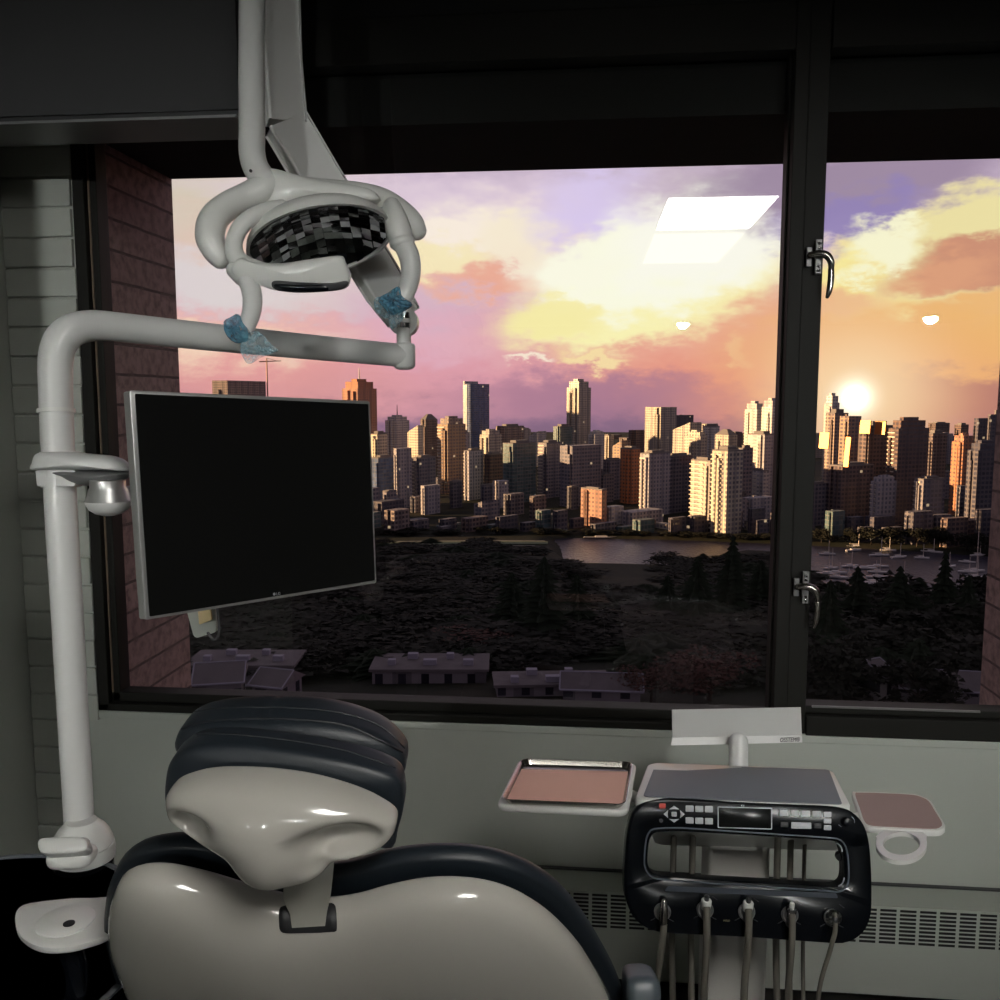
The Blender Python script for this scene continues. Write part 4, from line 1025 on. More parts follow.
# right pane
B(850, 180, 130, 36, (158, 138, 162), .95, .4)
B(850, 225, 60, 26, (150, 134, 184), .95, .4)
B(940, 330, 150, 66, (240, 188, 128), 1., .45, radians(4))
B(890, 268, 75, 38, (250, 234, 158), 1., .25, radians(18))
B(975, 240, 74, 44, (240, 226, 168), 1., .22, radians(22))
B(880, 246, 34, 22, (252, 248, 214), .95, .3)
B(985, 262, 50, 24, (206, 142, 118), .95, .3)
B(940, 275, 34, 14, (226, 164, 128), .8, .5)
B(840, 300, 45, 18, (236, 172, 140), .7, .6)
B(930, 345, 90, 30, (242, 190, 116), .8, .6)
B(950, 402, 120, 22, (146, 104, 112), .95, .5)
# tower glare painted into the sky as a soft glow
B(852, 400, 120, 60, (240, 160, 120), .75, .95, 0, .2)
B(853, 396, 62, 54, (255, 222, 176), .95, .95, 0, .1)
B(854, 397, 16, 16, (255, 252, 236), .7, .95, 0, .05)
# core of the painted glare, brighter than white
a0, e0 = azel(855, 398)
d_ = t.math('SQRT', t.math('ADD', t.math('POWER', t.math('SUBTRACT', AZ, a0), 2), t.math('POWER', t.math('SUBTRACT', EL, e0), 2)))
core = t.math('POWER', t.mr(d_, 40 / FP, 0, 0, 1, False), 5.)
# behind the camera / overhead: dim dusk; below horizon: dark ground haze
front = t.mr(sp_.outputs[1], -.1, .5)
upd = t.mr(EL, .32, .75)
dusk = t.mix(upd, srgb(140, 128, 140), srgb(112, 108, 118))
colr = t.mix(t.math('MULTIPLY', front, t.math('SUBTRACT', 1., upd)), dusk, colr)
colr = t.mix(t.mr(EL, -.045, -.075), colr, srgb(58, 48, 56))
t.l.new(colr, bg.inputs[0])
t.l.new(t.math('MULTIPLY_ADD', core, 4., SKY_S), bg.inputs[1])
# sun from the left, very low
sd = V((-.982, -.16, 0)).normalized(); sel = radians(5.6)
to_sun = V((sd.x * cos(sel), sd.y * cos(sel), sin(sel)))
sn = lamp('sun', 'SUN', (-20, -5, 30), SUN_S, (1, .64, .32), angle=radians(.6))
sn.rotation_euler = (-to_sun).to_track_quat('-Z', 'Y').to_euler()

# ================================================================== TERRAIN
def shore(az_px):
    x = az_px
    f = lambda a, b, c_: max(0, min(1, (x - a) / (b - a))) * c_
    return 640 - f(546, 562, 120) + f(690, 740, 60) - f(800, 832, 150)
def xpx(az): return 500 + FP * math.tan(az + YAW) 
def gz(az, d):
    s_ = shore(max(-300, min(1300, xpx(az)))) if abs(az + YAW) < 1.2 else 590
    if s_ > 600 and 600 <= d < 640: return CZ - 93.5
    if d < 110: z = -37 + (110 - d) * .02
    elif d < s_: z = -37 + (d - 110) / (min(s_, 600) - 110) * (-93.5 + 37)
    elif d < 612: z = -98
    elif d < 622: z = -98 + (d - 612) / 10 * 4.5
    else: z = -93.5 + (d - 622) * .004
    return CZ + z
ds = [6, 40, 80, 110, 150, 200, 250, 300, 350, 400, 430, 445, 460, 480, 500, 520, 530, 545, 560, 575, 590, 600, 612, 622, 655, 700, 900, 1300, 1900, 2450]
azs = [radians(-75 + 150 * i / 120) for i in range(121)]
m = MB(); m.loops([[V((sin(a) * d, cos(a) * d, gz(a, d))) for a in azs] for d in ds], closed=False)
gmat, t, b = mat0('park_ground')
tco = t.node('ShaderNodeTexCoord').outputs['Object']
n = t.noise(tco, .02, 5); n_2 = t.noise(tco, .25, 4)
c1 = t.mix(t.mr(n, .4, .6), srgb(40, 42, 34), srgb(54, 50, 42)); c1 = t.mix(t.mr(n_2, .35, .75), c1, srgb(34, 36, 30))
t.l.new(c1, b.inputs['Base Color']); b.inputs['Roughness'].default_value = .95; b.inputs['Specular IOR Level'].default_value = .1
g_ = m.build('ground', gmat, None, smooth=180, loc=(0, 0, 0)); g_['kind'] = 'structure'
wm, t, b = mat0('inlet_water'); b.inputs['Base Color'].default_value = (.02, .018, .035, 1); b.inputs['Roughness'].default_value = .3; b.inputs['Specular IOR Level'].default_value = .3
tco = t.node('ShaderNodeTexCoord').outputs['Object']; bn = t.node('ShaderNodeBump'); bn.inputs['Strength'].default_value = .8; bn.inputs['Distance'].default_value = 1.2
mp = t.node('ShaderNodeMapping'); mp.inputs['Scale'].default_value = (.5, .15, 1); t.l.new(tco, mp.inputs[0]); t.l.new(t.noise(mp.outputs[0], 1.2, 4), bn.inputs['Height']); t.l.new(bn.outputs[0], b.inputs['Normal'])
WZ = CZ - 95.0
m = MB(); m.loops([[V((sin(a) * d, cos(a) * d, WZ)) for a in azs] for d in (380, 450, 550, 625)], closed=False)
o = m.build('water_surface', wm, None, smooth=180, loc=(0, 0, WZ)); o['kind'] = 'structure'
# promenade strips of the park on the far bank
def strip(px0, px1, d0, d1, name, mat):
    m = MB(); L0, L1 = [], []
    for i in range(24):
        px = px0 + (px1 - px0) * i / 23; a_ = atan2(ray(px, 500).x, ray(px, 500).y)
        L0.append(V((sin(a_) * d0, cos(a_) * d0, gz(a_, d0) + .6))); L1.append(V((sin(a_) * d1, cos(a_) * d1, gz(a_, d1) + .6)))
    m.loops([L0, L1], closed=False); o = m.build(name, mat, None); o['kind'] = 'structure'
strip(376, 545, 566, 571, 'path', pr('pale_path', srgb(150, 146, 136), .9))
strip(376, 535, 500, 505, 'path', pr('pale_path_b', srgb(120, 118, 108), .9))
strip(376, 548, 520, 560, 'lawn', pr('lawn', srgb(66, 82, 50), .95))

# ================================================================== CITY
def facade(name, wall, glass, fh=3.2, cw=3.6, mv=.42, mh=.30, grough=.15, gm_=.0, lit=0.):
    m, t, b = mat0(name)
    tco = t.node('ShaderNodeTexCoord').outputs['Object']; s_ = t.node('ShaderNodeSeparateXYZ'); t.l.new(tco, s_.inputs[0])
    fz = t.math('FRACT', t.math('DIVIDE', s_.outputs[2], fh)); xy = t.math('ADD', s_.outputs[0], s_.outputs[1])
    fx = t.math('FRACT', t.math('DIVIDE', xy, cw))
    win = t.math('MULTIPLY', t.math('GREATER_THAN', fz, mv), t.math('GREATER_THAN', fx, mh))
    nn = t.noise(tco, .08, 3); wv = t.mix(nn, wall, tuple(x * .72 for x in wall[:3]) + (1,))
    ci = t.math('FLOOR', t.math('DIVIDE', s_.outputs[2], fh)); cj = t.math('FLOOR', t.math('DIVIDE', xy, cw))
    cb = t.node('ShaderNodeCombineXYZ'); t.l.new(ci, cb.inputs[0]); t.l.new(cj, cb.inputs[1])
    oi0 = t.node('ShaderNodeObjectInfo'); t.l.new(oi0.outputs['Random'], cb.inputs[2]); wn = t.node('ShaderNodeTexWhiteNoise', noise_dimensions='3D'); t.l.new(cb.outputs[0], wn.inputs['Vector'])
    gv = t.mix(t.math('MULTIPLY', wn.outputs['Value'], .7), glass, tuple(min(1, x * 2.2 + .01) for x in glass[:3]) + (1,))
    # no windows on flat roofs
    gn = t.node('ShaderNodeNewGeometry'); sn_ = t.node('ShaderNodeSeparateXYZ'); t.l.new(gn.outputs['Normal'], sn_.inputs[0])
    win = t.math('MULTIPLY', win, t.math('LESS_THAN', t.math('ABSOLUTE', sn_.outputs[2]), .5))
    oi = t.node('ShaderNodeObjectInfo'); rn = oi.outputs['Random']
    wv = t.mix(t.math('MULTIPLY', rn, .55), wv, srgb(150, 140, 140)); wv = t.mix(t.math('MULTIPLY', t.math('FRACT', t.math('MULTIPLY', rn, 7.3)), .4), wv, tuple(x * .45 for x in wall[:3]) + (1,))
    st_ = t.math('LESS_THAN', t.math('FRACT', t.math('MULTIPLY_ADD', xy, .083, rn)), t.mr(rn, 0, 1, .1, .4, False))
    wv = t.mix(t.math('MULTIPLY', st_, .5), wv, glass)
    t.l.new(t.mix(win, wv, gv), b.inputs['Base Color'])
    b.inputs['Emission Color'].default_value = (1, .72, .42, 1)
    t.l.new(t.math('MULTIPLY', t.math('MULTIPLY', win, t.math('GREATER_THAN', wn.outputs['Value'], .996)), .45), b.inputs['Emission Strength'])
    t.l.new(t.mr(win, 0, 1, .85, grough, False), b.inputs['Roughness'])
    return m
F = {
 'beige': facade('facade_beige', srgb(196, 176, 150), srgb(84, 84, 96)),
 'cream': facade('facade_cream', srgb(222, 208, 184), srgb(96, 92, 98), mh=.4),
 'white': facade('facade_white', srgb(228, 222, 214), srgb(120, 118, 128), mv=.5),
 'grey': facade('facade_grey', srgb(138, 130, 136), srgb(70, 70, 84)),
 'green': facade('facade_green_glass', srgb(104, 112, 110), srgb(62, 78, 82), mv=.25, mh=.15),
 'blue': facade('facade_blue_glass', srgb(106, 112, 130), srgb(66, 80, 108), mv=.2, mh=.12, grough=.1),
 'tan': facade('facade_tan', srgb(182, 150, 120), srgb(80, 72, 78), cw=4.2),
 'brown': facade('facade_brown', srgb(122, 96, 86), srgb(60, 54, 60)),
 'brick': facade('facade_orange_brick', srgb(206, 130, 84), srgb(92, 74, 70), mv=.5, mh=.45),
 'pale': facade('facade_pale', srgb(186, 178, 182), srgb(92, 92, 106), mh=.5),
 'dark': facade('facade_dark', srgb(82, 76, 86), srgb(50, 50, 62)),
}
M['slabc'] = pr('balcony_concrete', srgb(206, 194, 178), .8)
M['roof'] = pr('roof_gravel', srgb(110, 104, 104), .9)
def base_at(px, d):
    r = ray(px, 480); h = V((r.x, r.y, 0)).normalized(); p = h * d; a_ = atan2(h.x, h.y)
    return V((p.x, p.y, gz(a_, d) - .3)), a_
FOOT = []
def clash(px, d, w, k=.72):
    p, a_ = base_at(px, d); r = w / FP * d * .68
    return any((p.x - x) ** 2 + (p.y - y) ** 2 < (k * (r + q)) ** 2 for x, y, q in FOOT)
def claim(px, d, w):
    p, a_ = base_at(px, d); FOOT.append((p.x, p.y, w / FP * d * .68))
def tower(name, label, x0, x1, top, d, fac, frac=.42, group=None, cat='building', crown='box', bal=0, th=None, cap=None, mast=0, bare=False):
    cx = (x0 + x1) / 2; p, a_ = base_at(cx, d)
    r = ray(cx, top); hl = sqrt(r.x ** 2 + r.y ** 2); H = CZ + r.z / hl * d - p.z
    W = (x1 - x0) / FP * d * cos(a_ + YAW)      # true width square to the line of sight
    th = radians(42) if th is None else th
    A = frac * W / cos(th); Bw = (1 - frac) * W / sin(th)
    o = bpy.data.objects.new(name, None); COL.objects.link(o); o.location = p; tag(o, label, cat, group)
    # local x runs along the left (sunlit) face, local y along the right face; corner nearest the viewer at origin
    o.rotation_euler = (0, 0, -a_ - th)
    wx, wy = A, Bw
    def part(nm, mb, mat, smooth=None, par=None):
        me = mb.mesh(nm, mat, V((0, 0, 0)), smooth); q = bpy.data.objects.new(nm, me); COL.objects.link(q); q.parent = par or o; return q
    sx = -(frac - .5) * W
    # the near corner sits at picture position frac from the left
    ox, oy = -wx / 2, -wy / 2
    k = cos(th), sin(th)
    m = MB()
    h1 = H if crown in (None, 'flat') else H * (1 - (.05 if crown == 'box' else .1))
    if crown == 'round':
        pts = []
        for cxx, cyy, a0 in ((wx / 2 - wx * .3, -wy / 2 + wx * .3, -90), (wx / 2 - wx * .3, wy / 2 - wx * .3, 0), (-wx / 2 + wx * .3, wy / 2 - wx * .3, 90), (-wx / 2 + wx * .3, -wy / 2 + wx * .3, 180)):
            for j in range(6): a2 = radians(a0 + j * 18); pts.append((cxx + cos(a2) * wx * .3, cyy + sin(a2) * wx * .3))
        m.loops([[V((x, y, 0)) for x, y in pts], [V((x, y, H)) for x, y in pts]], True, True, True)
    elif crown == 'slant' or False:
        m.add([(ox, oy, 0), (-ox, oy, 0), (-ox, -oy, 0), (ox, -oy, 0), (ox, oy, H * .86), (-ox, oy, H), (-ox, -oy, H), (ox, -oy, H * .86)], [(0, 1, 5, 4), (1, 2, 6, 5), (2, 3, 7, 6), (3, 0, 4, 7), (4, 5, 6, 7), (0, 3, 2, 1)])
    else:
        m.bb(ox, -ox, oy, -oy, 0, h1)
        rv = random.Random(int(x0 * 7 + top))
        e1 = .07 * min(wx, wy) + .8
        for q_ in range(rv.choice([1, 2, 2])):
            c1, w1_ = rv.uniform(-.32, .32) * wx, rv.uniform(.10, .2) * wx; m.bb(c1 - w1_ / 2, c1 + w1_ / 2, oy - e1, oy, 0, h1 * rv.uniform(.86, 1.02))
            c1, w1_ = rv.uniform(-.32, .32) * wy, rv.uniform(.10, .2) * wy; m.bb(ox - e1, ox, c1 - w1_ / 2, c1 + w1_ / 2, 0, h1 * rv.uniform(.86, 1.02))
    part('tower_body', m, F[fac], 40 if crown == 'round' else None)
    if 'rounded blue' in label:
        m = MB(); m.bb(ox - .8, ox + 1.2, oy + wx * .15, oy + wy * .75, 0, H + 4); m.bb(ox + wx * .1, ox + wx * .55, oy - .6, oy + 1, 0, H * .99); part('sunlit_edge_slab', m, F['white'])  # white slabs added to paint the sunlit left edge of the glass
    if crown == 'box':
        m = MB(); m.bb(ox * .6, -ox * .55, oy * .55, -oy * .6, h1, H); part('roof_box', m, F[cap] if cap else M['roof'])
        m = MB(); m.bb(ox * 1.01, -ox * 1.01, oy * 1.01, -oy * 1.01, h1 - .1, h1 + .7); part('parapet', m, M['roof'] if not cap else F[cap])
    if crown == 'pyramid':
        m = MB(); m.add([(ox, oy, h1), (-ox, oy, h1), (-ox, -oy, h1), (ox, -oy, h1), (ox * .3, oy * .3, H), (-ox * .3, oy * .3, H), (-ox * .3, -oy * .3, H), (ox * .3, -oy * .3, H)], [(0, 1, 5, 4), (1, 2, 6, 5), (2, 3, 7, 6), (3, 0, 4, 7), (4, 5, 6, 7)]); part('pitched_roof', m, M['roof'])
    if crown == 'step':
        m = MB(); m.bb(ox * .8, -ox * .8, oy * .8, -oy * .8, h1, H * .97); m.bb(ox * .4, -ox * .3, oy * .5, -oy * .5, H * .97, H); part('stepped_top', m, F[fac])
    if bal:
        m = MB(); z = 3.2 * 1.5
        while z < h1 - 2:
            m.bb(ox - bal, -ox * .35, oy - bal, oy + .2, z, z + .9) if True else None
            m.bb(ox - bal, ox + .2, oy - bal, -oy * .4, z, z + .9)
            z += 3.2
        part('balconies', m, M['slabc'])
    if mast:
        m = MB(); m.tube([V((0, 0, H)), V((0, 0, H + mast))], [.8, .35], 6, 1, 'flat'); part('roof_mast', m, M['dgrey'])
    return o
TW = [
 # x0 x1 top dist facade frac crown bal label
 (217, 268, 381, 1300, 'brown', .28, 'flat', 0, 'wide unfinished tower above the left half of the screen, beside a crane'),
 (344, 378, 379, 1150, 'brick', .45, 'step', 0, 'tall tower under construction with orange left side and roof mast, above the screen corner'),
 (371, 388, 431, 900, 'cream', .4, 'box', 0, 'dim tower with a short bright corner right of the screen edge'),
 (386, 410, 415, 1250, 'white', .45, 'step', 0, 'pale tower with white lit top and thin mast near the screen'),
 (408, 424, 425, 1100, 'cream', .65, 'slant', 0, 'cream tower whose bright left face slants at the top'),
 (421, 438, 414, 1200, 'brown', .3, 'pyramid', 0, 'brownish tower with tapered roof, second row left of centre'),
 (438, 466, 416, 900, 'tan', .36, 'step', .6, 'dark tower with a long orange strip down its left side'),
 (463, 491, 384, 1350, 'blue', .30, 'round', 0, 'tall rounded blue glass tower with a bright white left edge'),
 (459, 470, 430, 960, 'pale', .3, 'box', 0, 'slim pale grey tower just left below the rounded glass tower'),
 (480, 502, 429, 1020, 'cream', .4, 'step', 0, 'tower with small golden roof block right of the rounded glass tower'),
 (496, 524, 424, 1180, 'tan', .3, 'box', 0, 'broad brown tower with three bright roof blocks'),
 (503, 536, 440, 820, 'green', .3, 'box', 0, 'broad greenish glass tower left of centre'),
 (529, 546, 431, 1250, 'white', .5, 'slant', 0, 'small white lit tower with sloping top left of the tall tan tower'),
 (538, 562, 440, 860, 'grey', .35, 'box', 0, 'grey tower below and left of the tall tan tower'),
 (553, 572, 424, 1100, 'green', .35, 'box', 0, 'dark green tower touching the left foot of the tall tan tower'),
 (566, 590, 379, 1300, 'cream', .5, 'step', 0, 'tallest tan tower with bright vertical bands near picture centre'),
 (560, 601, 445, 800, 'grey', .3, 'flat', 0, 'wide grey slab with flat roof under the tallest tan tower'),
 (588, 604, 430, 1150, 'white', .4, 'step', 0, 'small pale tower with white patch right of the tallest tan tower'),
 (601, 613, 434, 1250, 'cream', .6, 'box', 0, 'cream mid-rise with lit left wall between tan tower and square block'),
 (612, 630, 440, 1000, 'tan', .5, 'slant', 0, 'orange brown mid-rise with sloped roof'),
 (620, 640, 446, 820, 'brick', .6, 'box', 0, 'small orange lit block among dark mid-rises'),
 (628, 646, 430, 1300, 'brown', .4, 'flat', 0, 'low reddish roofed block left of the square yellow tower'),
 (644, 675, 407, 1250, 'cream', .5, 'flat', 0, 'square block tower, yellow on its left face and brown on its right'),
 (668, 692, 415, 1500, 'dark', .2, 'flat', 0, 'dark block right behind the square yellow tower'),
 (640, 670, 450, 740, 'pale', .3, 'box', .5, 'pale apartment tower with white balconies left of the golden pair'),
 (664, 692, 453, 760, 'dark', .22, 'box', 0, 'dark apartment tower directly left of the golden pair'),
 (672, 700, 422, 1100, 'cream', .6, 'slant', 0, 'bright yellow tower with a sloping roof edge'),
 (684, 706, 430, 950, 'cream', .7, 'step', 0, 'stepped bright yellow tower behind the golden pair'),
 (702, 718, 424, 1200, 'white', .6, 'box', 0, 'white lit tower top behind the golden pair'),
 (714, 736, 429, 1000, 'cream', .6, 'pyramid', 0, 'yellow domed tower top behind the golden pair'),
 (691, 716, 457, 672, 'cream', .75, 'box', .9, 'left one of the golden pair of balcony towers by the water'),
 (712, 742, 446, 640, 'cream', .5, 'box', .9, 'right one of the golden pair of balcony towers by the water'),
 (738, 752, 445, 760, 'grey', .3, 'box', 0, 'grey slim tower right of the golden pair'),
 (743, 762, 401, 1050, 'white', .62, 'step', 0, 'tall very bright white tower left of the window mullion'),
 (760, 780, 398, 1020, 'white', .5, 'step', 0, 'tall bright tower touching the window mullion'),
 (747, 774, 431, 900, 'white', .6, 'box', 0, 'bright pale tower in front of the two tallest towers at the mullion'),
 (743, 768, 468, 760, 'white', .8, 'box', 0, 'square bright yellow apartment block left of the mullion'),
 (743, 776, 497, 690, 'pale', .3, 'flat', 0, 'low grey apartment block with window rows left of the mullion'),
 (581, 607, 487, 670, 'brick', .8, 'box', 0, 'small orange apartment block near the shore'),
 (822, 836, 393, 1000, 'white', .5, 'step', 0, 'tall pale tower just right of the window mullion'),
 (824, 845, 409, 900, 'tan', .4, 'box', 0, 'brown tower with stepped top right of the mullion'),
 (838, 858, 416, 820, 'tan', .42, 'flat', 0, 'dark tower with one narrow gold stripe below the sun glare'),
 (858, 890, 421, 760, 'brown', .3, 'box', 0, 'reddish brown glass tower with blinding reflections under the glare'),
 (888, 925, 417, 740, 'brown', .25, 'step', .5, 'broad brown tower with small bright roof blocks right of the glare'),
 (924, 944, 430, 900, 'brown', .35, 'box', 0, 'slim brown tower with lit roof dots'),
 (951, 972, 433, 820, 'brick', .5, 'step', 0, 'tower with glowing orange top near the right brick wall'),
 (972, 992, 418, 900, 'dark', .2, 'flat', 0, 'tall dark tower near the right brick wall'),
 (986, 1010, 410, 860, 'dark', .1, 'box', 0, 'tall black tower at the far right edge'),
 (968, 1000, 440, 700, 'dark', .3, 'step', 0, 'dark stepped tower in front of the far right towers'),
 (872, 896, 475, 690, 'pale', .3, 'step', 0, 'pale mid-rise in front of the brown glass tower'),
 (916, 944, 476, 690, 'grey', .3, 'box', 0, 'grey mid-rise with light roof near the marina'),
 (830, 872, 462, 720, 'brown', .3, 'box', 0, 'low brown slab tower right of the mullion, above the marina'),
 (372, 394, 455, 800, 'blue', .3, 'box', 0, 'bluish tower standing directly right of the screen'),
 (394, 412, 448, 780, 'pale', .25, 'flat', 0, 'pale lilac tower near the screen'),
 (412, 436, 455, 800, 'grey', .3, 'box', 0, 'grey tower left of the orange striped tower'),
 (464, 484, 448, 840, 'pale', .25, 'box', .5, 'pale tower with white balcony lines below the rounded glass tower'),
 (484, 504, 452, 850, 'brown', .3, 'box', 0, 'brown tower between the pale balcony tower and the greenish tower'),
]
for (x0, x1, top, d, fac, fr_, cr, bal, lab) in TW:
    d0_ = d
    for k_ in range(14):
        if not clash((x0 + x1) / 2, d, x1 - x0): break
        d = d0_ * (1 + .022 * (k_ + 1))
    claim((x0 + x1) / 2, d, x1 - x0)
    tower('tower_block', lab, x0, x1, top, d, fac, fr_, crown=cr, bal=bal or (.45 if fac in ('cream', 'pale', 'white', 'grey') and cr in ('box', 'step') and d < 1120 else 0), mast=(14 if 'mast' in lab and 'unfinished' not in lab and 'mast' in lab else 0), cat='tower')
# low buildings along the shore
LOW = [
 (656, 700, 525, 655, 'cream', .85, 'flat', 'long low cream shed at the water edge, lit gold'),
 (620, 664, 510, 690, 'pale', .3, 'flat', 'low grey apartment row with wide roof near the shore'),
 (604, 624, 506, 680, 'white', .4, 'flat', 'low white and blue apartment building by the shore'),
 (574, 606, 520, 665, 'dark', .3, 'slant', 'dark boathouse with sloping roof at the shore'),
 (746, 772, 522, 665, 'cream', .7, 'box', 'small cream house left of the mullion at the shore'),
 (372, 404, 500, 690, 'dark', .3, 'flat', 'low dark block right of the screen'),
 (474, 500, 500, 700, 'grey', .3, 'slant', 'low grey hall with pitched roof left of centre'),
 (772, 790, 500, 690, 'cream', .7, 'flat', 'low yellow lit building at the mullion'),
]
for (x0, x1, top, d, fac, fr_, cr, lab) in LOW:
    d0_ = d
    for k_ in range(8):
        if not clash((x0 + x1) / 2, d, (x1 - x0) * .8): break
        d = d0_ * (1 + .012 * (k_ + 1))
    claim((x0 + x1) / 2, d, (x1 - x0) * .8)
    tower('low_building', lab, x0, x1, top, d, fac, fr_, crown=cr)
# remaining skyline, individually placed
rnd = random.Random(21)
for i in range(84):
    px = -40 + (i + rnd.uniform(-.4, .4)) * 1120 / 84
    wpx = rnd.uniform(11, 20); top = rnd.uniform(423, 450)
    d = rnd.uniform(1400, 2200)
    if px > 800: top -= 4
    ok = False
    for k_ in range(25):
        if not clash(px, d, wpx): ok = True; break
        d = rnd.uniform(1300, 2350)
    if not ok: continue
    claim(px, d, wpx)
    tower('distant_tower', 'hazy distant tower filling the skyline behind the nearer towers', px - wpx / 2, px + wpx / 2, top, d, rnd.choice(['grey', 'beige', 'pale', 'cream', 'blue', 'brown']), rnd.uniform(.3, .5), group='distant towers of the skyline', crown=rnd.choice(['box', 'flat', 'step']), cat='tower')
for i in range(84):
    px = -30 + (i + rnd.uniform(-.4, .4)) * 1110 / 84
    wpx = rnd.uniform(11, 21); top = rnd.uniform(456, 500)
    if 690 < px < 742: top = max(top, 490)
    d = rnd.uniform(870, 1000) if top < 478 else rnd.uniform(700, 780)
    ok = False
    for k_ in range(25):
        if not clash(px, d, wpx): ok = True; break
        d = rnd.uniform(690, 1080)
    if not ok: continue
    claim(px, d, wpx)
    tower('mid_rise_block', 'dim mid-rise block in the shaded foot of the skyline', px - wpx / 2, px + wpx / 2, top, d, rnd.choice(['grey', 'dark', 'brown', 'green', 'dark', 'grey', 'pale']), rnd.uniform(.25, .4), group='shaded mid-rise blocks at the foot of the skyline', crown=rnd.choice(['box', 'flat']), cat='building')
for i in range(54):
    px = 150 + (i + rnd.uniform(-.4, .4)) * 880 / 54
    wpx = rnd.uniform(14, 30); top = rnd.uniform(508, 528)
    d = rnd.uniform(634, 660)
    ok = False
    for k_ in range(20):
        if not clash(px, d, wpx): ok = True; break
        px += rnd.uniform(-12, 12); wpx *= .96; d = rnd.uniform(632, 668)
    if not ok: continue
    claim(px, d, wpx)
    tower('waterfront_building', 'low dark building along the waterfront street', px - wpx / 2, px + wpx / 2, top, d, rnd.choice(['dark', 'dark', 'brown', 'green']), rnd.uniform(.2, .4), group='low waterfront buildings', crown='flat', cat='building')
# crane beside the unfinished tower
p, a_ = base_at(270, 1300); r = ray(270, 358); H = CZ + r.z / sqrt(r.x ** 2 + r.y ** 2) * 1300
cr = thing('tower_crane', p, 'thin construction crane beside the unfinished tower above the screen', 'crane')
M['crane'] = pr('crane_orange', srgb(150, 110, 96), .6)
m = MB(); m.tube([p, V((p.x, p.y, H))], [1.0, 1.0], 4, 1, 'flat'); m.build('crane_mast', M['crane'], cr, None)
m = MB(); m.tube([V((p.x, p.y, H - 5)) - RT * 10 , V((p.x, p.y, H - 4)) + RT * 20], [.9, .5], 4, 1, 'flat'); m.tube([V((p.x, p.y, H)), V((p.x, p.y, H - 4)) + RT * 14], [.3, .3], 4, 1, 'flat'); m.build('crane_jib', M['crane'], cr, None)
# the glass facade that throws the low sun into the room
def mirror_panel(px0, px1, py0, py1, d, lab):
    c = CAM + ray((px0 + px1) / 2, (py0 + py1) / 2).normalized() * d
    n_ = (to_sun + (CAM - c).normalized()).normalized()
    X_ = UZ.cross(n_).normalized(); Y_ = n_.cross(X_)
    W_ = (px1 - px0) / FP * d / abs(X_.dot(RT)); H_ = (py1 - py0) / FP * d
    q = [c + X_ * W_ / 2 * a + Y_ * H_ / 2 * b for a, b in ((-1, -1), (1, -1), (1, 1), (-1, 1))]
    m = MB(); m.slab(q, -n_ * 1.5); return m
gmr = pr('sun_facing_curtain_glass', srgb(165, 118, 78), .5, metal=1.)
for (a1, a2, b1, b2, d, lab) in ((862, 868, 421, 433, 735, 'bay of reflective glass high on the brown tower, blazing with sunlight'), (877, 883, 422, 434, 738, 'second bay of reflective glass, right of the brightest one'), (821, 827, 433, 448, 800, 'bay of reflective glass flashing at the edge of the mullion'), (845.5, 848.5, 438, 466, 700, 'tall narrow strip of reflective glass glowing gold below the glare')):
    m = mirror_panel(a1, a2, b1, b2, d, lab); o = m.build('reflective_glass_bay', gmr, None, smooth=None); tag(o, lab, 'glass bay')
# unseen block added in the west to cast shade over the park
m = MB(); m.bb(-330, -240, -40, 500, CZ - 96, CZ + 14)
nb = thing('park_shade_block', V((-285, 270, CZ - 96)), 'long unseen block added west of the park to shade it, outside the left edge of the window view', 'building')
m.build('shade_block_wall', F['grey'], nb, None); m = MB(); m.bb(-332, -238, -42, 502, CZ + 14, CZ + 15); m.build('roof', M['roof'], nb, None)
# ================================================================== MARINA
M['hull'] = pr('boat_hull', srgb(206, 200, 200), .4); M['mast'] = pr('boat_mast', srgb(214, 200, 190), .4)
def boat(px, d, L, mast, ang, lab, grp=None):
    p, a_ = base_at(px, d); p.z = WZ
    o = thing('sailing_boat', p, lab, 'boat', grp); dx = V((cos(ang), sin(ang), 0)); dy = V((-sin(ang), cos(ang), 0))
    m = MB(); W_ = L * .16
    sec = [(-.5, .7, .9), (-.2, 1, .9), (.15, .95, .95), (.4, .5, 1.1), (.52, .05, 1.25)]
    m.loops([[p + dx * L * s_ + dy * W_ * k * u + UZ * z for u, z in ((-1, h), (-.75, .15), (0, -.1), (.75, .15), (1, h))] for s_, k, h in sec], True, True, True); m.build('hull', M['hull'], o)
    m = MB(); m.box(p + UZ * 1.25 - dx * L * .03, (L * .32, W_ * 1.1, .7), (dx, dy, UZ)); m.build('cabin', M['hull'], o, None)
    if mast:
        m = MB(); m.tube([p + UZ * .9 + dx * L * .1, p + UZ * (mast + .9) + dx * L * .1], [.22, .14], 6, 1, 'flat'); m.build('mast', M['mast'], o, None)
        m = MB(); m.tube([p + UZ * 2.1 + dx * L * .1, p + UZ * 2.0 - dx * L * .36], [.16, .12], 6, 1, 'flat'); m.build('boom', M['mast'], o, None)
    return o
rb = random.Random(5)
big = [(861, 455, 15, 'sailing boat with tall pale mast, leftmost in the marina'), (887, 450, 13, 'sailing boat with second tall mast from the left in the marina'), (897, 448, 11, 'sailing boat with shorter mast, close right of the second tall mast'), (907, 470, 17, 'sailing boat with the tallest pale mast in mid marina'), (980, 560, 22, 'sailing boat with orange lit mast near the right brick wall')]
for px, d, h, lab in big: boat(px, d, 11, h, rb.uniform(-.3, .3), lab)
for i in range(34):
    px = rb.uniform(825, 985); d = rb.uniform(470, 625)
    boat(px, d, rb.uniform(8, 13), rb.choice([0, 8, 11]), rb.uniform(-.5, .5), 'small white boat moored in the crowded marina', 'boats moored in the marina')
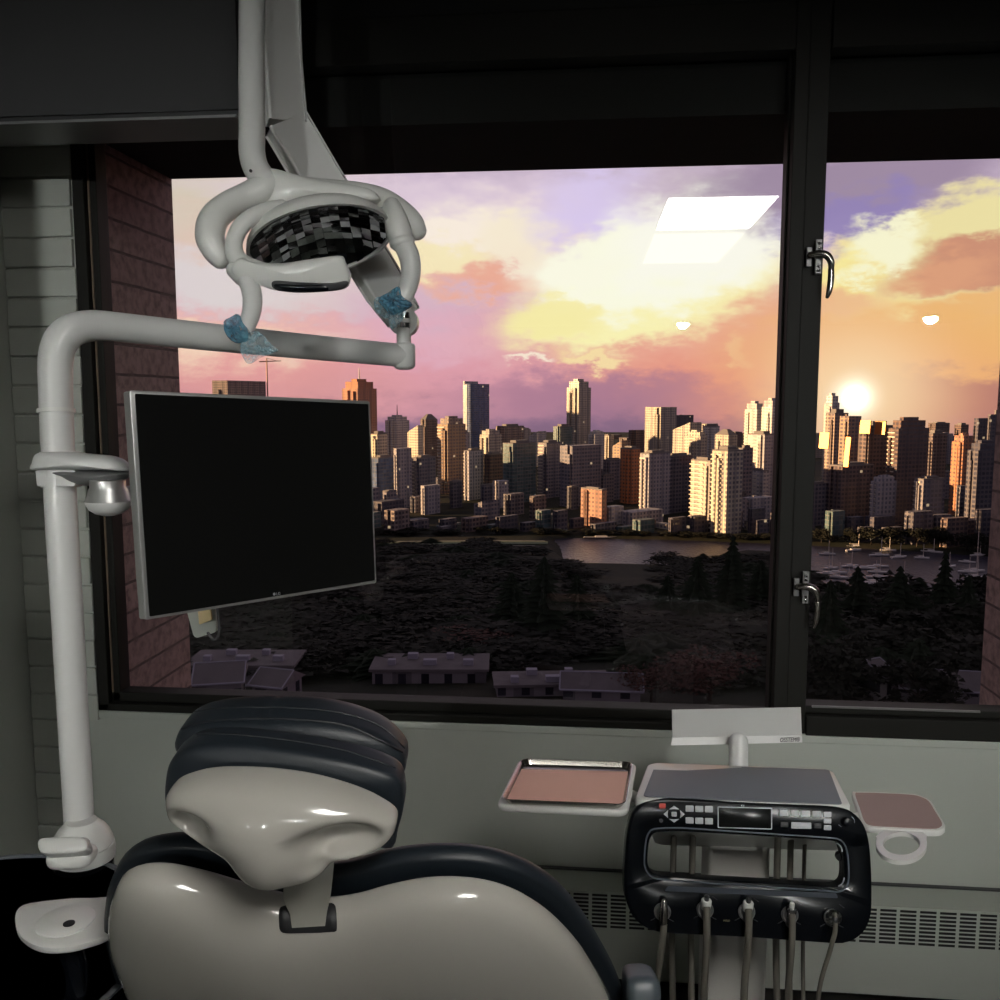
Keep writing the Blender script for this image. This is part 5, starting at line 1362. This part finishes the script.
bp = boat(603, 622, 26, 0, .1, 'long low white ferry boat moored by the shore, left of the cream shed'); bp.name = 'ferry_boat'
# ================================================================== HOUSES below
HM = facade('house_siding', srgb(104, 96, 106), srgb(30, 28, 36), fh=3.0, cw=3.4, mv=.45, mh=.66)
HR = pr('house_roof', srgb(108, 98, 102), .9, nvar=.6, nscale=.5); HS = pr('house_trim_pale', srgb(134, 128, 142), .8)
def house(px0, px1, top, d, dep, lab, ro=0., kind='flat', hw=3.4):
    A_ = CAM + ray(px0, top) * d; B_ = CAM + ray(px1, top) * d; zt = (A_.z + B_.z) / 2; c = (A_ + B_) / 2; L = (B_ - A_).length
    ang = ro; ax = (RT * cos(ang) + FH * sin(ang)).normalized(); ay = (FH * cos(ang) - RT * sin(ang)).normalized()
    az_ = atan2(c.x, c.y); zg = min(gz(az_, d), zt - hw)
    o = thing('house', V((c.x, c.y, zg)), lab, 'house'); o.rotation_euler = (0, 0, 0)
    # local geometry built in world axes via parts
    m = MB(); cc = V((c.x, c.y, 0)) + ay * dep / 2
    m.box((cc.x, cc.y, (zt + zg) / 2), (L, dep, zt - zg), (ax, ay, UZ)); m.build('wall', HM, o, None)
    if kind == 'flat':
        m = MB(); m.box((cc.x, cc.y, zt + .15), (L + .8, dep + .8, .35), (ax, ay, UZ)); m.build('roof', HR, o, None)
        m = MB()
        for k in range(5): m.box(cc + UZ * (zt + .6) + ax * (k - 2) * L * .17 + ay * (k % 2 - .5) * 3, (1.0 + k % 3 * .4, 1.0, .9), (ax, ay, UZ))
        m.build('roof_vents', HS, o, None)
    else:
        m = MB(); h = dep * .28
        q = [cc + ax * sx * (L / 2 + .4) + ay * sy * (dep / 2 + .4) + UZ * zt for sx, sy in ((-1, -1), (1, -1), (1, 1), (-1, 1))]; r1, r2 = cc - ax * (L / 2 + .4) + UZ * (zt + h), cc + ax * (L / 2 + .4) + UZ * (zt + h)
        m.add(q + [r1, r2], [(0, 1, 5, 4), (2, 3, 4, 5), (0, 4, 3), (1, 2, 5), (3, 2, 1, 0)]); m.build('roof', HR, o, None)
        m = MB(); m.tube([r1, r2], .1, 5, 1, 'flat'); m.tube([q[0], r1], .1, 5, 1, 'flat'); m.tube([q[1], r2], .1, 5, 1, 'flat'); m.tube([q[0], q[1]], .14, 5, 1, 'flat'); m.build('eaves_trim', HS, o, None)
    m = MB()
    for k in range(int(L / 3.4)):
        x_ = -L / 2 + 1.8 + k * 3.4
        m.box(cc - ay * (dep / 2 + .5) + ax * x_ + UZ * (zt - 2.4), (2.4, .9, .12), (ax, ay, UZ))
    m.build('canopies', HS, o, None)
    return o
house(186, 292, 667, 122, 7, 'long low house with pinkish flat roof beyond the left brick wall')
house(196, 240, 683, 106, 6, 'small gabled house with pale trim left behind the headrest', .2, 'gable')
house(250, 282, 686, 107, 5, 'second gabled house with pale trim above the headrest', -.3, 'gable')
house(372, 486, 671, 121, 7, 'long low house with flat roof right of the headrest, above the window sill')
house(497, 610, 686, 113, 5, 'low house with pale stepped roof left of the big tray', .05, 'flat', 2.5)
house(563, 640, 690, 108, 5, 'low curved looking roof in front of the stepped house', -.1, 'gable', 2)
house(884, 900, 678, 112, 6, 'small house end with pale gable between trees in the right pane', .5, 'gable')
house(905, 985, 690, 110, 6, 'low pale roofed house beside the right brick wall', -.2, 'gable', 2)
house(570, 638, 655, 150, 8, 'dark flat roofed house among the trees above the stepped house', 0., 'flat', 3)
# ================================================================== TREES
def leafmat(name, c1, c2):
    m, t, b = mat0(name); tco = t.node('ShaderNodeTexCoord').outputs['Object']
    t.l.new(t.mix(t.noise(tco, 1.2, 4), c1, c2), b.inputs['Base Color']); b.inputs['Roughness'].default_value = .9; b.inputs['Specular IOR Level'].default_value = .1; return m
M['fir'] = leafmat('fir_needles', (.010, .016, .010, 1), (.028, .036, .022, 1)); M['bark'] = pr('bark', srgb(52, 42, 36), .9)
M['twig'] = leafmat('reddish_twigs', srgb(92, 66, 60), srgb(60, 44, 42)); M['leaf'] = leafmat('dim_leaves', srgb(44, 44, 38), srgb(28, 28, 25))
def fir_mesh(seed, H=1.0):
    r = random.Random(seed); m = MB(); nl = 17
    for i in range(nl):
        f = i / nl; z = .1 + .9 * f; R_ = .21 * (1 - f) ** .85 + .012
        k = 15; L = []
        for j in range(k):
            a = 2 * pi * (j + r.uniform(-.3, .3)) / k; rr_ = R_ * (r.uniform(.75, 1.15) if j % 2 else r.uniform(.35, .6))
            L.append(V((cos(a) * rr_, sin(a) * rr_, z - R_ * .45 * r.uniform(.6, 1.1))))
        L2 = [V((p.x * .12, p.y * .12, z + .05)) for p in L]
        m.loops([L, L2], True, False, True)
    return m
def crown_mesh(seed, n=900, flat=1., sz=.05):
    r = random.Random(seed); m = MB()
    cl = [(V((r.uniform(-.25, .25), r.uniform(-.25, .25), r.uniform(.38, .8))), r.uniform(.12, .24)) for _ in range(9)]
    for _ in range(n):
        c, q = r.choice(cl); d = V((r.gauss(0, 1), r.gauss(0, 1), r.gauss(0, 1))).normalized() * q * r.uniform(.55, 1.05)
        p = c + d; a = V((r.gauss(0, 1), r.gauss(0, 1), r.gauss(0, 1))).normalized(); b = a.cross(d).normalized(); a = b.cross(a).normalized() if r.random() < .5 else a
        m.add([p - a * sz - b * sz * .5, p + a * sz - b * sz * .3, p + b * sz * .8], [(0, 1, 2)])
    return m
def trunk_mesh(h, r0):
    m = MB(); m.tube([V((0, 0, 0)), V((.01, 0, h * .5)), V((0, .01, h))], [r0, r0 * .7, r0 * .2], 7, 2, 'flat'); return m
def branch_mesh(seed):
    r = random.Random(seed); m = trunk_mesh(.6, .022)
    for _ in range(16):
        a = r.uniform(0, 2 * pi); z = r.uniform(.22, .55); q = V((cos(a) * r.uniform(.15, .32), sin(a) * r.uniform(.15, .32), z + r.uniform(.15, .35)))
        m.tube([V((0, 0, z)), q * .5 + V((0, 0, z * .5 + .03)), q], [.010, .006, .002], 5, 1, None)
    return m
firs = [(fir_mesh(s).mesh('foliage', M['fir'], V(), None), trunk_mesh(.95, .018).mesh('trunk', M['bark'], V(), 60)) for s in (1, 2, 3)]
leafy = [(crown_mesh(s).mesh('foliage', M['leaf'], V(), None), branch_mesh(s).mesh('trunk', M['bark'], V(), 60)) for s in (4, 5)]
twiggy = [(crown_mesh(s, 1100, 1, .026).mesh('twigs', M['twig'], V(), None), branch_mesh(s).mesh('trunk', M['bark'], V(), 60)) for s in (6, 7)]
def plant(kind, px, top, d, width, lab, cat='tree', grp=None, seed=0):
    p, a_ = base_at(px, d); r = ray(px, top); H = CZ + r.z / sqrt(r.x ** 2 + r.y ** 2) * d - p.z
    H = max(H, 4.0)
    pool, nm = {'fir': (firs, 'fir_tree'), 'leaf': (leafy, 'leafy_tree'), 'twig': (twiggy, 'bare_tree')}[kind]
    a, b = pool[seed % len(pool)]; W_ = width / FP * d
    o = thing(nm, p, lab, cat, grp); sxy = W_ / (.42 if kind == 'fir' else .8); o.scale = (sxy, sxy, H); o.rotation_euler = (0, 0, seed * 1.3)
    for me in (a, b):
        q = bpy.data.objects.new(me.name, me); COL.objects.link(q); q.parent = o
    return o
spec = [
 ('fir', 545, 556, 150, 84, 'large dark conifer in the middle of the left pane, above the stepped house'),
 ('fir', 512, 572, 165, 66, 'dark conifer left of the large central conifer'),
 ('fir', 578, 574, 170, 60, 'dark conifer right of the large central conifer'),
 ('fir', 700, 556, 180, 62, 'broad dark conifer left of the mullion'),
 ('fir', 735, 535, 210, 50, 'tall dark conifer near the mullion reaching to the waterfront'),
 ('fir', 670, 575, 190, 56, 'dark conifer right of the open water'),
 ('fir', 764, 560, 230, 52, 'dark conifer against the mullion, left pane'),
 ('leaf', 310, 650, 128, 60, 'round leafy tree between the two long low houses'),
 ('twig', 450, 640, 140, 130, 'wide leafless tree behind the long low house right of the headrest'),
 ('twig', 715, 640, 112, 110, 'reddish leafless tree at the bottom left of the mullion'),
 ('twig', 655, 662, 108, 70, 'smaller reddish leafless tree right of the low roofs'),
 ('fir', 950, 552, 215, 52, 'tallest dark conifer of the right pane'),
 ('fir', 862, 566, 230, 60, 'bushy dark conifer in the left part of the right pane'),
 ('fir', 905, 566, 220, 64, 'broad dark conifer in the middle of the right pane'),
 ('fir', 975, 575, 190, 52, 'dark conifer beside the right brick wall'),
 ('fir', 835, 580, 160, 60, 'dark conifer directly right of the mullion'),
 ('leaf', 930, 655, 118, 70, 'round dark tree above the pale roofed house in the right pane'),
 ('leaf', 850, 640, 120, 80, 'round dark tree at the lower left of the right pane'),
]
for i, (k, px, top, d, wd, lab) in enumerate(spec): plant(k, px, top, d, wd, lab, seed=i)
rt = random.Random(9)
rows = [(545, 546, 12, 26, (540, 1000)), (480, 553, 22, 36, (540, 668)), (430, 560, 24, 44, (552, 668)), (370, 568, 26, 52, (575, 655)), (320, 578, 26, 58, (590, 650)), (270, 590, 26, 66, (0, 0)), (230, 600, 24, 76, (0, 0)), (195, 612, 24, 86, (0, 0)), (168, 626, 22, 96, (0, 0)), (146, 640, 18, 104, (0, 0)), (130, 656, 16, 90, (0, 0))]
for d, top, n_, wd, gap in rows:
    for i in range(n_):
        px = 130 + (i + rt.uniform(-.4, .4)) * 900 / n_
        if gap[0] < px < gap[1]: continue
        if d > 330 and px > 800: continue
        if d < 140 and rt.random() < .3: continue
        kd = rt.choice(['fir', 'leaf', 'leaf']) if d < 300 else rt.choice(['fir', 'leaf'])
        plant(kd, px, top + rt.uniform(-5, 9), d * rt.uniform(.96, 1.04), wd * rt.uniform(.9, 1.5), 'dark tree in the park slope between the houses and the shore', grp='dark trees of the park slope' if kd == 'fir' else 'rounded dark trees of the park slope', seed=i)
# far bank trees
for i in range(46):
    px = 150 + (i + rt.uniform(-.4, .4)) * 880 / 46
    plant('leaf', px, rt.uniform(526, 535), rt.uniform(623, 630), rt.uniform(16, 28), 'small dark tree on the far waterfront', grp='waterfront trees on the far shore', seed=i)
for o in list(bpy.data.objects):
    if o.get('label') == 'dark tree in the park slope between the houses and the shore' and o['group'].startswith('rounded'): o['label'] = 'rounded dark tree in the park slope between the houses and the shore'
